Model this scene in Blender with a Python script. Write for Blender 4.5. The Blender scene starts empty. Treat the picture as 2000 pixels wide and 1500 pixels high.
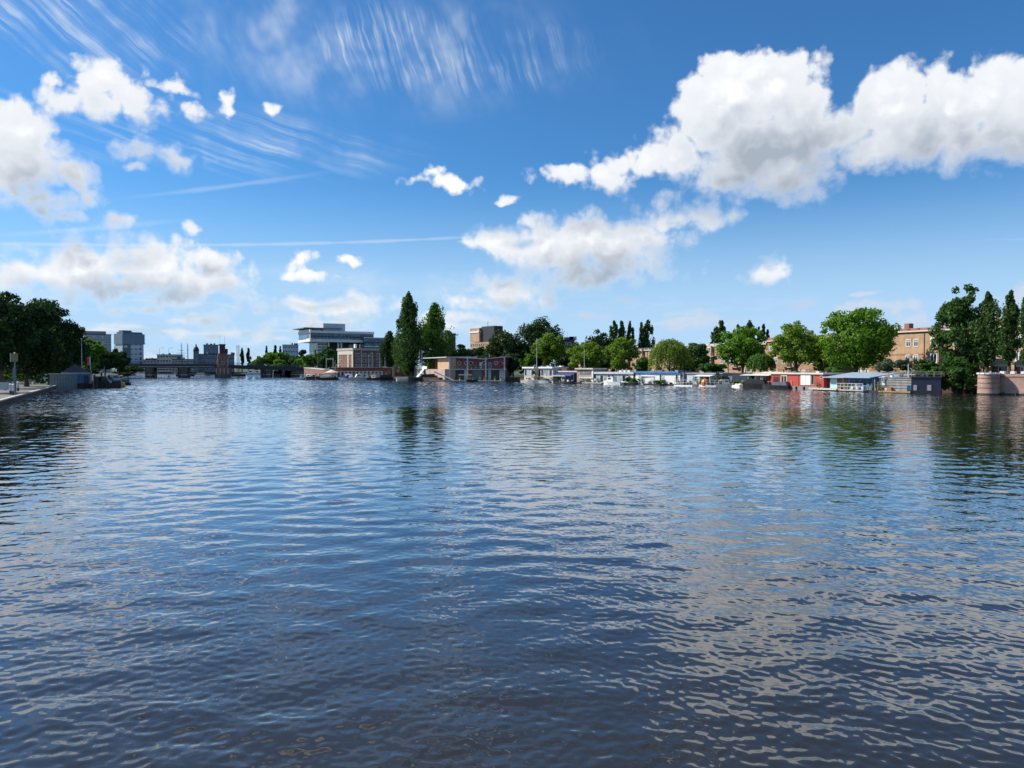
import bpy, bmesh, math, random
import numpy as np
from mathutils import Vector, Matrix
R = math.radians
scene = bpy.context.scene
COL = scene.collection

# ------------------------------------------------------------------ camera
CAM_H, FPX, HORIZON = 3.8, 1500.0, 720.0          # photo pixels (2000 x 1500)
cam_d = bpy.data.cameras.new('camera')
cam_d.sensor_width = 36.0
cam_d.lens = 36.0 * FPX / 2000.0
cam_d.clip_start, cam_d.clip_end = 0.1, 12000.0
cam = bpy.data.objects.new('camera', cam_d)
COL.objects.link(cam)
cam.location = (0, 0, CAM_H)
cam.rotation_euler = (R(90) - math.atan((750 - HORIZON) / FPX), 0, 0)
scene.camera = cam

# ------------------------------------------------------------------ exposure / renderer
vs = scene.view_settings
vs.view_transform = 'Standard'; vs.look = 'None'; vs.exposure = 0.3; vs.gamma = 1.0
vs.use_curve_mapping = False
scene.render.engine = 'CYCLES'
scene.cycles.use_denoising = True
scene.cycles.adaptive_threshold = 0.02
scene.cycles.max_bounces = 6
scene.cycles.diffuse_bounces = 2
scene.cycles.glossy_bounces = 3
scene.cycles.transparent_max_bounces = 6
scene.cycles.sample_clamp_indirect = 8.0

# ------------------------------------------------------------------ node helper
class NT:
    """small helper that wires shader nodes like expressions"""
    def __init__(s, tree):
        s.t = tree; s.n = tree.nodes; s.l = tree.links
    def new(s, kind, **kw):
        nd = s.n.new(kind)
        for k, v in kw.items(): setattr(nd, k, v)
        return nd
    def put(s, sock, val):
        if isinstance(val, bpy.types.NodeSocket): s.l.new(val, sock)
        elif val is not None: sock.default_value = val
    def m(s, op, *a, clamp=False):
        nd = s.new('ShaderNodeMath', operation=op, use_clamp=clamp)
        for i, v in enumerate(a): s.put(nd.inputs[i], v)
        return nd.outputs[0]
    def v(s, op, *a, scale=None):
        nd = s.new('ShaderNodeVectorMath', operation=op)
        for i, v in enumerate(a): s.put(nd.inputs[i], v)
        if scale is not None: s.put(nd.inputs['Scale'], scale)
        return nd.outputs['Value'] if op in ('LENGTH', 'DOT_PRODUCT', 'DISTANCE') else nd.outputs[0]
    def xyz(s, x=0.0, y=0.0, z=0.0):
        nd = s.new('ShaderNodeCombineXYZ')
        for i, v in enumerate((x, y, z)): s.put(nd.inputs[i], v)
        return nd.outputs[0]
    def sep(s, v):
        nd = s.new('ShaderNodeSeparateXYZ'); s.put(nd.inputs[0], v)
        return nd.outputs
    def noise(s, vec, scale, detail=4.0, rough=0.55, dim='3D', lac=2.0, dist=0.0, out=0):
        nd = s.new('ShaderNodeTexNoise', noise_dimensions=dim)
        s.put(nd.inputs['Vector'], vec)
        for k, v in (('Scale', scale), ('Detail', detail), ('Roughness', rough), ('Lacunarity', lac), ('Distortion', dist)):
            s.put(nd.inputs[k], v)
        return nd.outputs[out]
    def voro(s, vec, scale, detail=0.0, rough=0.5, dim='2D', feature='F1', out=0, rand=1.0, smooth=None):
        nd = s.new('ShaderNodeTexVoronoi', voronoi_dimensions=dim, feature=feature)
        s.put(nd.inputs['Vector'], vec); s.put(nd.inputs['Scale'], scale)
        s.put(nd.inputs['Detail'], detail); s.put(nd.inputs['Roughness'], rough); s.put(nd.inputs['Randomness'], rand)
        if smooth is not None: s.put(nd.inputs['Smoothness'], smooth)
        return nd.outputs[out]
    def step(s, v, a, b, lo=0.0, hi=1.0, kind='SMOOTHSTEP'):
        nd = s.new('ShaderNodeMapRange', interpolation_type=kind, clamp=True)
        for i, x in enumerate((v, a, b, lo, hi)): s.put(nd.inputs[i], x)
        return nd.outputs[0]
    def mix(s, f, a, b, blend='MIX'):
        nd = s.new('ShaderNodeMix', data_type='RGBA', blend_type=blend)
        s.put(nd.inputs[0], f); s.put(nd.inputs[6], a); s.put(nd.inputs[7], b)
        return nd.outputs[2]
    def ramp(s, f, stops):
        nd = s.new('ShaderNodeValToRGB'); s.put(nd.inputs[0], f)
        e = nd.color_ramp.elements
        while len(e) < len(stops): e.new(0.5)
        for i, (p, c) in enumerate(stops): e[i].position = p; e[i].color = (*c, 1)
        return nd.outputs[0]

# ------------------------------------------------------------------ sun direction
SUN_AZ, SUN_EL = R(-76), R(39)                      # azimuth from +Y (view), clockwise
SUN = Vector((math.sin(SUN_AZ) * math.cos(SUN_EL), math.cos(SUN_AZ) * math.cos(SUN_EL), math.sin(SUN_EL)))

# ------------------------------------------------------------------ sky
world = bpy.data.worlds.new('World'); scene.world = world; world.use_nodes = True
world.node_tree.nodes.clear()
SKY_STRENGTH = 0.081

def px_dir(px, py):                                  # photo pixel -> (azimuth, elevation) on the sky
    pit = math.atan((750 - HORIZON) / FPX)
    x, y, z = (px - 1000) / FPX, 1.0, (750 - py) / FPX
    y, z = y * math.cos(pit) + z * math.sin(pit), -y * math.sin(pit) + z * math.cos(pit)
    return math.atan2(x, y), math.atan2(z, math.hypot(x, y))

# cumulus heaps: (centre x, centre y, half width, half height) seen from the quay, turned into sky angles
HEAPS = [
    # big heap upper right
    (1440, 190, 100, 78), (1520, 175, 85, 62), (1555, 215, 70, 70), (1400, 250, 62, 60), (1500, 290, 150, 75),
    (1560, 350, 62, 42), (1430, 350, 66, 40), (1330, 300, 62, 40), (1275, 305, 40, 26), (1620, 265, 90, 52),
    (1740, 200, 72, 62), (1780, 255, 110, 62), (1700, 285, 90, 42), (1860, 210, 80, 72), (1930, 190, 95, 62),
    (1900, 275, 120, 48), (2040, 230, 120, 90), (1750, 150, 34, 24), (1835, 165, 44, 34),
    (1180, 345, 44, 20), (1205, 325, 20, 16), (1110, 347, 44, 14),
    # middle heap
    (1060, 478, 66, 38), (1150, 465, 110, 46), (1250, 468, 70, 32), (1210, 520, 90, 28), (1120, 535, 96, 26),
    (1200, 495, 90, 34), (1090, 510, 70, 28), (1300, 425, 66, 26), (1375, 428, 44, 20), (1295, 405, 20, 18), (985, 480, 56, 26), (1030, 433, 16, 14),
    (990, 565, 62, 30), (1060, 580, 50, 20), (945, 590, 44, 16),
    # left heaps
    (30, 255, 78, 52), (70, 285, 62, 40), (20, 330, 110, 60), (130, 345, 40, 40), (100, 385, 62, 26), (10, 390, 40, 16), (165, 385, 30, 18),
    (205, 160, 62, 34), (245, 190, 52, 36), (190, 205, 70, 24), (112, 165, 24, 18), (140, 200, 40, 18),
    (340, 170, 30, 8), (372, 217, 22, 11), (447, 200, 11, 14), (525, 210, 18, 8), (290, 295, 50, 17), (345, 310, 34, 13), (270, 325, 14, 8),
    (212, 435, 28, 15), (95, 418, 18, 16), (142, 427, 18, 9), (385, 452, 14, 9),
    (200, 510, 110, 40), (290, 520, 90, 38), (110, 535, 96, 32), (230, 560, 150, 28), (330, 545, 84, 30), (150, 520, 90, 36), (415, 515, 32, 26), (430, 555, 66, 30), (370, 570, 70, 22), (40, 480, 34, 12), (40, 545, 60, 22),
    # small ones
    (880, 357, 46, 8), (845, 345, 14, 7), (990, 390, 12, 5), (598, 514, 22, 11), (690, 503, 15, 7), (610, 540, 40, 7),
    (650, 600, 84, 19), (600, 595, 52, 16), (700, 600, 40, 15), (620, 632, 56, 14), (385, 618, 55, 11), (250, 605, 55, 9), (440, 655, 55, 12), (340, 655, 35, 10),
    (1505, 533, 36, 15), (1575, 596, 36, 8), (1345, 630, 52, 12), (1160, 620, 40, 8), (1640, 615, 24, 8), (1770, 625, 46, 12), (1990, 580, 34, 26),
    (190, 640, 26, 10), (905, 625, 70, 12), (1700, 600, 50, 10), (1230, 588, 22, 6), (1690, 572, 16, 5), (870, 640, 60, 10),
]

def build_sky():
    k = NT(world.node_tree)
    out = k.new('ShaderNodeOutputWorld')
    sky = k.new('ShaderNodeTexSky', sky_type='NISHITA')
    sky.sun_disc = False; sky.sun_elevation = SUN_EL; sky.sun_rotation = SUN_AZ
    sky.altitude = 0.0; sky.air_density = 1.0; sky.dust_density = 0.35; sky.ozone_density = 1.6
    D = k.new('ShaderNodeTexCoord').outputs['Generated']
    x, y, z = k.sep(k.v('NORMALIZE', D))
    az = k.m('ARCTAN2', x, y); el = k.m('ARCSINE', z)
    P = k.xyz(az, el, 0.0)
    base0 = k.mix(1.0, sky.outputs[0], (0.40, 0.89, 1.33, 1), 'MULTIPLY')
    base0 = k.mix(k.step(el, 0.0, 0.27, 0.92, 0.0, 'SMOOTHERSTEP'), base0, (5.0, 7.2, 9.9, 1))     # moist air towards the horizon
    w0 = k.v('SUBTRACT', k.noise(P, 20.0, 4.0, 0.5, '2D', out=1), (0.5, 0.5, 0.5))    # shared warp

    def background(col):
        bg = k.new('ShaderNodeBackground'); bg.inputs['Strength'].default_value = SKY_STRENGTH
        k.put(bg.inputs['Color'], col)
        return bg.outputs[0]

    def ellipse(cx, cy, rw, rh, grow=1.0):
        a, e = px_dir(cx, cy); a1, _ = px_dir(cx + rw, cy); _, e1 = px_dir(cx, cy - rh)
        return a, e, (a1 - a) * grow, (e1 - e) * grow

    # ---- thin high cirrus: combed strands, each field in its own direction (angle, scale, stretch, lo, hi, bend, opacity, region)
    CIRRUS = [
        (R(-70), 125.0, 17.0, 0.32, 0.88, 0.013, 0.85, (800, 100, 370, 100)),
        (R(-60), 14.0, 2.5, 0.30, 0.80, 0.02, 0.50, (700, 95, 540, 150)),
        (R(-36), 95.0, 22.0, 0.36, 0.84, 0.012, 0.80, (130, 40, 300, 130)),
        (R(-15), 70.0, 30.0, 0.38, 0.84, 0.010, 0.70, (390, 270, 440, 80)),
        (R(2), 22.0, 14.0, 0.42, 0.85, 0.03, 0.34, (650, 560, 900, 60)),
    ]
    TRAILS = [(-150, 472, 1010, 457, 0.0030, 0.30), (-100, 466, 420, 424, 0.0045, 0.20), (190, 392, 680, 330, 0.0040, 0.20), (1880, 468, 2150, 466, 0.0022, 0.5)]

    def strands(ang, sc, stretch, lo, hi, bend):
        q = k.v('MULTIPLY_ADD', w0, (bend, bend, 0), P); s = k.sep(q)
        c, n = math.cos(ang), math.sin(ang)
        u = k.m('ADD', k.m('MULTIPLY', s[0], c / stretch), k.m('MULTIPLY', s[1], n / stretch))
        v = k.m('ADD', k.m('MULTIPLY', s[0], -n), k.m('MULTIPLY', s[1], c))
        return k.step(k.noise(k.xyz(u, v, 0.0), sc, 4.0, 0.6, '2D'), lo, hi)

    outer = k
    def region_shader(a0, a1, e0, e1):
        """everything that can show inside one cell of the sky, as a node group of its own"""
        nonlocal k, P, w0, base0, az, el
        keep = (P, w0, base0, az, el)
        g = bpy.data.node_groups.new('sky_cell', 'ShaderNodeTree')
        for nm, tp in (('P', 'Vector'), ('Warp', 'Vector'), ('Base', 'Color'), ('Azimuth', 'Float'), ('Elevation', 'Float')):
            g.interface.new_socket(nm, in_out='INPUT', socket_type='NodeSocket' + tp)
        g.interface.new_socket('Sky', in_out='OUTPUT', socket_type='NodeSocketShader')
        k = NT(g)
        gi, go = k.new('NodeGroupInput'), k.new('NodeGroupOutput')
        P, w0, base0, az, el = gi.outputs[:5]
        sh = cell(a0, a1, e0, e1)
        k.l.new(sh, go.inputs[0])
        k = outer; P, w0, base0, az, el = keep
        nd = k.new('ShaderNodeGroup'); nd.node_tree = g
        for n in range(5): k.l.new(keep[n], nd.inputs[n])
        return nd.outputs[0]

    def cell(a0, a1, e0, e1):
        def near(a, e, ra, re, pad=0.05):
            return a - ra < a1 + pad and a + ra > a0 - pad and e - re < e1 + pad and e + re > e0 - pad - 0.03
        base, ci = base0, None
        inside = a1 - a0 < 3.0 and e0 < 0.5
        for (ang, sc, st, lo, hi, bend, op, reg) in CIRRUS if inside else ():
            a, e, ra, re = ellipse(*reg)
            if not near(a, e, ra * 1.15, re * 1.15, 0.0): continue
            q = k.v('MULTIPLY_ADD', P, (1 / ra, 1 / re, 0), (-a / ra, -e / re, 0))
            f = k.m('MULTIPLY', strands(ang, sc, st, lo, hi, bend), k.step(k.v('LENGTH', q), 1.15, 0.25, 0.0, op))
            f = k.m('MULTIPLY', f, k.step(k.noise(k.v('ADD', P, (3.0, 1.0, 0)), 11.0, 3.0, 0.6, '2D'), 0.32, 0.66, 0.12, 1.15))     # patchy
            ci = f if ci is None else k.m('MAXIMUM', ci, f)
        for (x0, y0, x1, y1, wd, op) in TRAILS if inside else ():
            A, E = px_dir(x0, y0); B, F = px_dir(x1, y1)
            if not near((A + B) / 2, (E + F) / 2, abs(B - A) / 2, abs(F - E) / 2, 0.01): continue
            sl = (F - E) / (B - A)
            dd = k.m('ABSOLUTE', k.m('SUBTRACT', el, k.m('MULTIPLY_ADD', az, sl, E - A * sl)))
            dd = k.m('ADD', dd, k.m('MULTIPLY', k.sep(w0)[0], wd * 1.2))
            ends = k.m('MULTIPLY', k.step(az, A, A + 0.12), k.step(az, B, B - 0.12))
            f = k.m('MULTIPLY', k.m('MULTIPLY', k.step(dd, wd, 0.0), ends), op)
            ci = f if ci is None else k.m('MAXIMUM', ci, f)
        if not inside:
            f = k.m('MULTIPLY', strands(R(-30), 7.0, 6.0, 0.52, 0.85, 0.05), 0.4)
            ci = f
        if ci is not None:
            base = k.mix(ci, base, (8.0, 8.8, 9.6, 1))
        # far low cloud banks, bleached by the air near the horizon
        if e0 < 0.11:
            lowp = k.xyz(az, k.m('MULTIPLY', el, 5.0), 0.0)
            low = k.step(k.noise(lowp, 11.0, 5.0, 0.6, '2D'), 0.44, 0.72)
            low = k.m('MULTIPLY', low, k.step(el, 0.115, 0.05))
            low = k.m('MULTIPLY', low, k.step(az, 0.35, -0.25, 0.22, 0.6))
            lowc = k.mix(k.step(k.noise(lowp, 26.0, 2.0, 0.5, '2D'), 0.35, 0.65), (5.6, 6.4, 7.4, 1), (8.2, 8.8, 9.4, 1))
            base = k.mix(low, base, lowc)
        # cumulus heaps
        L = (-0.40, 0.92)
        p = k.v('MULTIPLY_ADD', w0, (0.040, 0.030, 0), P)
        dl = k.step(el, 0.0, 0.32, 0.022, 0.090, 'LINEAR')
        p2 = k.v('MULTIPLY_ADD', k.xyz(dl, dl, 0.0), (L[0], L[1], 0), p)
        b0 = b1 = None
        if inside:
            for hp in HEAPS:
                a, e, ra, re = ellipse(*hp, 1.12 if hp[1] < 590 else 1.1)
                if not near(a, e, ra, re): continue
                rr = max(0.0115, min(ra, re))
                for n, pp in enumerate((p, p2)):
                    q = k.v('MULTIPLY_ADD', pp, (1 / ra, 1 / re, 0), (-a / ra, -e / re, 0))
                    val = k.m('MULTIPLY_ADD', k.v('LENGTH', q), -rr, rr)
                    if n == 0: b0 = val if b0 is None else k.m('MAXIMUM', b0, val)
                    else: b1 = val if b1 is None else k.m('MAXIMUM', b1, val)
            if b0 is None: return background(base)
        else:       # the sky goes on round the observer with the same kind of fair-weather heaps
            def gen(pp): return k.m('MULTIPLY_ADD', k.noise(k.v('MULTIPLY_ADD', pp, (1.0, 1.7, 1.0), (7.3, 3.9, 0.0)), 3.1, 3.0, 0.5, '2D'), 0.42, -0.262)
            b0, b1 = gen(p), gen(p2)
        ps = k.v('MULTIPLY_ADD', w0, (0.014, 0.012, 0), P)
        def relief(off):
            q = k.v('ADD', ps, (L[0] * off, L[1] * off, 0)) if off else ps
            vor = k.voro(q, 30.0, 2.0, 0.50, '2D', 'F1')
            fb = k.noise(q, 30.0, 5.0, 0.60, '2D')
            return k.m('ADD', k.m('MULTIPLY', vor, -0.017), k.m('MULTIPLY_ADD', fb, 0.030, 0.0020))
        r0, r1 = relief(0.0), relief(0.014)
        h0 = k.m('ADD', b0, r0)
        macro = k.m('DIVIDE', k.m('SUBTRACT', b0, b1), dl)
        alpha = k.step(h0, -0.004, k.step(macro, -0.2, 0.8, 0.026, 0.010))     # crisp sunny tops, soft ragged feet
        lit = k.m('MULTIPLY_ADD', macro, 1.12, k.step(el, 0.06, 0.24, 0.16, -0.10))
        lit = k.m('ADD', lit, k.m('MULTIPLY', k.m('SUBTRACT', r0, r1), 16.0))
        thick = k.step(h0, 0.000, k.step(el, 0.0, 0.3, 0.018, 0.050, 'LINEAR'))
        lit = k.m('ADD', k.m('MULTIPLY', lit, thick), k.m('MULTIPLY_ADD', thick, -0.80, 0.80), clamp=True)
        ccol = k.ramp(lit, [(0.0, (4.1, 4.7, 5.5)), (0.30, (5.6, 6.1, 6.8)), (0.62, (7.8, 8.2, 8.8)), (0.95, (10.2, 10.35, 10.6))])
        ccol = k.mix(k.step(el, 0.0, 0.14, 0.34, 0.0), ccol, (7.0, 8.2, 9.6, 1))
        alpha = k.m('MULTIPLY', alpha, k.step(el, 0.0, 0.10, 0.82, 0.98))
        if inside and e0 < 0.11:                          # thin grey scraps, unlit side towards us, low on the right
            scrap = k.m('MULTIPLY', k.step(el, 0.118, 0.092), k.step(az, 0.02, 0.10))
            ccol = k.mix(k.m('MULTIPLY', scrap, 0.72), ccol, (5.3, 6.2, 7.7, 1))
            alpha = k.m('MULTIPLY', alpha, k.m('MULTIPLY_ADD', scrap, -0.30, 1.0))
        return background(k.mix(alpha, base, ccol))

    def choose(sock, edge, below, above):
        ms = k.new('ShaderNodeMixShader')
        k.put(ms.inputs[0], k.m('GREATER_THAN', sock, edge)); k.l.new(below, ms.inputs[1]); k.l.new(above, ms.inputs[2])
        return ms.outputs[0]
    def split(cells, sock, make):                         # binary tree over sorted edges
        if len(cells) == 2: return make(cells[0], cells[1])
        h = len(cells) // 2
        return choose(sock, cells[h], split(cells[:h + 1], sock, make), split(cells[h:], sock, make))
    AZ = [-0.80, -0.46, -0.36, -0.22, -0.05, 0.12, 0.27, 0.40, 0.80]
    EL = [-0.02, 0.075, 0.135, 0.20, 0.30, 0.50]
    frame = split(AZ, az, lambda a0, a1: split(EL, el, lambda e0, e1: region_shader(a0, a1, e0, e1)))
    around = region_shader(-4.0, 4.0, -0.02, 1.6)
    dim = background((1.2, 1.3, 1.4, 1))                  # below the horizon, hidden by ground and water
    inz = k.m('MULTIPLY', k.m('LESS_THAN', k.m('ABSOLUTE', az), 0.80), k.m('LESS_THAN', el, 0.50))
    k.l.new(choose(el, -0.02, dim, choose(inz, 0.5, around, frame)), out.inputs[0])
build_sky()
world.cycles.sampling_method = 'NONE'


sun_d = bpy.data.lights.new('sun', 'SUN')
sun_d.energy = 5.0; sun_d.angle = R(0.53); sun_d.color = (1.0, 0.95, 0.86)
sun = bpy.data.objects.new('sun', sun_d); COL.objects.link(sun)
sun.rotation_euler = SUN.to_track_quat('Z', 'Y').to_euler()
sun.location = (0, 0, 60)
# ------------------------------------------------------------------ helpers: objects, tags
def tag(o, label=None, cat=None, group=None, kind=None):
    if label: o['label'] = label
    if cat: o['category'] = cat
    if group: o['group'] = group
    if kind: o['kind'] = kind
    return o

# ------------------------------------------------------------------ water: a real wave surface
def wave_tile(n, size, lam_peak, lam_min, lam_max, direction, spread, rms, seed):
    """height tile from a directional wave spectrum (periodic)"""
    rng = np.random.default_rng(seed)
    kx = np.fft.fftfreq(n, size / n) * 2 * np.pi
    KX, KY = np.meshgrid(kx, kx, indexing='xy')
    K = np.hypot(KX, KY); K[0, 0] = 1e-6
    kp = 2 * np.pi / lam_peak
    S = np.exp(-1.1 * (kp / K) ** 4) * K ** -4.0
    S *= (K > 2 * np.pi / lam_max) * np.exp(-(K * lam_min / (2 * np.pi)) ** 2)
    cosd = (KX * math.cos(direction) + KY * math.sin(direction)) / K
    S *= np.abs(cosd) ** spread + 0.02
    A = (rng.normal(size=K.shape) + 1j * rng.normal(size=K.shape)) * np.sqrt(S)
    h = np.fft.ifft2(A).real
    gx = (np.roll(h, -1, 1) - h) / (size / n); gy = (np.roll(h, -1, 0) - h) / (size / n)
    h *= rms / math.sqrt((gx ** 2 + gy ** 2).mean())       # rms slope
    return h.astype(np.float32)

def sample_tile(t, size, X, Y):
    n = t.shape[0]
    u = (X / size * n) % n; v = (Y / size * n) % n
    i = np.floor(u).astype(int); j = np.floor(v).astype(int)
    fu, fv = u - i, v - j
    i %= n; j %= n; i1 = (i + 1) % n; j1 = (j + 1) % n
    fu = fu * fu * (3 - 2 * fu); fv = fv * fv * (3 - 2 * fv)
    return (t[j, i] * (1 - fu) + t[j, i1] * fu) * (1 - fv) + (t[j1, i] * (1 - fu) + t[j1, i1] * fu) * fv

def build_water():
    rs = [0.0, 2.0, 4.0, 5.5]
    r = 5.5
    while r < 290: 
        r += max(0.042, 0.0048 * r) if r < 110 else 0.53
        rs.append(r)
    for q in (310, 360, 450, 600, 800, 1100, 1500, 2200, 3500): rs.append(q)
    rs = np.array(rs)
    th = list(np.arange(-0.70, 0.70, 0.0025))
    th += list(np.linspace(0.70, 2 * np.pi - 0.70, 90)[:-1])
    th = np.array(th); nth = len(th); nr = len(rs)
    T, Rr = np.meshgrid(th, rs)
    X = Rr * np.sin(T); Y = Rr * np.cos(T)
    a = wave_tile(1024, 37.0, 0.27, 0.075, 2.5, R(112), 2.2, 0.135, 3)
    b = wave_tile(1024, 31.0, 0.25, 0.070, 2.5, R(62), 2.2, 0.128, 8)
    c = wave_tile(512, 61.0, 1.6, 0.7, 14.0, R(98), 2.0, 0.034, 12)
    ma = 0.5 + 0.5 * np.sin(X * 0.11 + Y * 0.05 + 2.2 + 1.2 * np.sin(Y * 0.07))
    mb = 0.5 + 0.5 * np.sin(X * 0.09 - Y * 0.06 + 0.4 + 1.3 * np.sin(X * 0.05))
    wl = 1 / (1 + np.exp(X / 4.0))                        # the two wave trains cross off the quay
    H = sample_tile(a, 37.0, X, Y) * (0.35 + 0.55 * ma) * (0.45 + 0.75 * wl) \
      + sample_tile(b, 31.0, X + 5, Y) * (0.35 + 0.55 * mb) * (1.15 - 0.75 * wl) \
      + sample_tile(c, 61.0, X, Y)
    fade = np.clip((130 - Rr) / 80, 0, 1); fade = fade * fade * (3 - 2 * fade)
    e = wave_tile(1024, 131.0, 1.5, 0.8, 7.0, R(86), 1.5, 0.125, 21)
    ends = np.clip((300 - Rr) / 60, 0, 1)
    H = H * fade + sample_tile(e, 131.0, X, Y) * (1 - fade) * ends * (0.75 + 0.35 * np.sin(X * 0.021 + 1.0) * np.sin(Y * 0.045 + X * 0.01))
    H[0, :] = H[0, 0]
    co = np.stack([X, Y, H], -1).reshape(-1, 3)
    I, J = np.meshgrid(np.arange(nr - 1), np.arange(nth), indexing='ij')
    J1 = (J + 1) % nth
    quads = np.stack([I * nth + J, (I + 1) * nth + J, (I + 1) * nth + J1, I * nth + J1], -1).reshape(-1, 4)
    quads = quads[:, ::-1]
    me = bpy.data.meshes.new('water')
    me.vertices.add(len(co)); me.vertices.foreach_set('co', co.astype(np.float32).ravel())
    me.loops.add(quads.size); me.loops.foreach_set('vertex_index', quads.astype(np.int32).ravel())
    me.polygons.add(len(quads)); me.polygons.foreach_set('loop_start', np.arange(0, quads.size, 4, dtype=np.int32))
    me.polygons.foreach_set('use_smooth', np.ones(len(quads), dtype=bool))
    at = me.attributes.new('far', 'FLOAT', 'POINT')
    at.data.foreach_set('value', (1 - fade).astype(np.float32).ravel())
    me.update(); me.validate()
    o = bpy.data.objects.new('water', me); COL.objects.link(o)
    if me.polygons[len(me.polygons) // 2].normal.z < 0: me.flip_normals()
    tag(o, kind='structure')
    m = bpy.data.materials.new('river_water'); m.use_nodes = True
    k = NT(m.node_tree); bs = k.n['Principled BSDF']
    P = k.new('ShaderNodeNewGeometry').outputs['Position']
    murk = k.noise(P, 0.05, 1.0, 0.5, '2D')
    k.put(bs.inputs['Base Color'], k.ramp(murk, [(0.3, (0.019, 0.017, 0.011)), (0.7, (0.027, 0.023, 0.014))]))
    bs.inputs['Roughness'].default_value = 0.03
    bs.inputs['IOR'].default_value = 1.333
    # ripples: fine everywhere; far off, where the sheet is too coarse for them, the waves themselves as relief
    far = k.new('ShaderNodeAttribute', attribute_name='far').outputs['Fac']
    fine = k.noise(k.v('MULTIPLY', P, (1, 1.2, 1)), 5.0, 1.0, 0.5, '2D')
    patch = k.step(k.noise(k.v('MULTIPLY', P, (0.35, 1.0, 1.0)), 0.05, 2.0, 0.6, '2D'), 0.35, 0.65, 0.6, 1.15)
    w1 = k.noise(k.v('MULTIPLY', P, (0.7, 1.0, 1)), 1.3, 2.0, 0.55, '2D')
    w2 = k.noise(k.v('MULTIPLY', P, (0.5, 1.0, 1)), 0.45, 2.0, 0.5, '2D')
    h = k.m('MULTIPLY', fine, 0.0035)
    h = k.m('ADD', h, k.m('MULTIPLY', k.m('ADD', k.m('MULTIPLY', w1, 0.22), k.m('MULTIPLY', w2, 0.36)), k.m('MULTIPLY', far, patch)))
    bp = k.new('ShaderNodeBump'); bp.inputs['Distance'].default_value = 1.0; bp.inputs['Strength'].default_value = 1.0
    k.put(bp.inputs['Height'], h); k.put(bs.inputs['Normal'], bp.outputs[0])
    bs.inputs['Coat Weight'].default_value = 1.0; bs.inputs['Coat IOR'].default_value = 1.30; bs.inputs['Coat Roughness'].default_value = 0.02
    k.put(bs.inputs['Coat Normal'], bp.outputs[0])
    me.materials.append(m)
build_water()
# ------------------------------------------------------------------ where things stand
def W(px, d, z=0.0):                                   # photo column + distance from the quay -> point
    return Vector(((px - 1000) / FPX * d, d, z))
def ZP(py, d):                                         # height of a photo row at that distance
    return CAM_H + (HORIZON - py) * d / FPX
def DW(py, z=0.0):                                     # distance at which ground of height z shows at a row
    return (CAM_H - z) * FPX / (py - HORIZON)

class Frame:
    """a vertical facade line from A to B (seen left to right); x along it, y away behind it, z up"""
    def __init__(s, A, B, z=0.0):
        s.A = Vector((A[0], A[1], z)); s.B = Vector((B[0], B[1], z))
        d = s.B - s.A; s.L = d.length; s.a = math.atan2(d.y, d.x)
        s.M = Matrix.Translation(s.A) @ Matrix.Rotation(s.a, 4, 'Z')
    def x(s, px):
        k = (px - 1000) / FPX; u = (s.B - s.A) / s.L
        return (k * s.A.y - s.A.x) / (u.x - k * u.y)
    def d(s, px): return (s.A + (s.B - s.A) / s.L * s.x(px)).y
    def z(s, px, py): return ZP(py, s.d(px)) - s.A.z
    def r(s, p0, q0, p1, q1):                          # photo rectangle -> x0, x1, z0, z1
        m = (p0 + p1) / 2
        return s.x(p0), s.x(p1), s.z(m, q1), s.z(m, q0)
    def back(s, dy):                                   # the parallel line dy further back
        n = Vector((-math.sin(s.a), math.cos(s.a), 0)) * dy
        return Frame((s.A + n)[:2], (s.B + n)[:2], s.A.z)
def FP(p0, d0, p1, d1, z=0.0): return Frame(W(p0, d0)[:2], W(p1, d1)[:2], z)

MW = {}
def FPerp(p0, d0, p1, z=0.0, turn=0.0):                # facade square to the line of sight
    k = ((p0 + p1) / 2 - 1000) / FPX; A = W(p0, d0); u = Vector((1, -k + turn, 0)).normalized(); k1 = (p1 - 1000) / FPX
    t = (k1 * A.y - A.x) / (u.x - k1 * u.y); return Frame(A[:2], (A + u * t)[:2], z)
def thing(name, label, cat, frame=None, loc=None, rz=0.0, group=None):
    o = bpy.data.objects.new(name, None); COL.objects.link(o); o.empty_display_size = 0.5
    o.matrix_world = frame.M if frame is not None else Matrix.Translation(loc) @ Matrix.Rotation(rz, 4, 'Z')
    MW[o.name] = o.matrix_world.copy()
    return tag(o, label, cat, group)
def mat_of(o): return MW[o.name]

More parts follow.
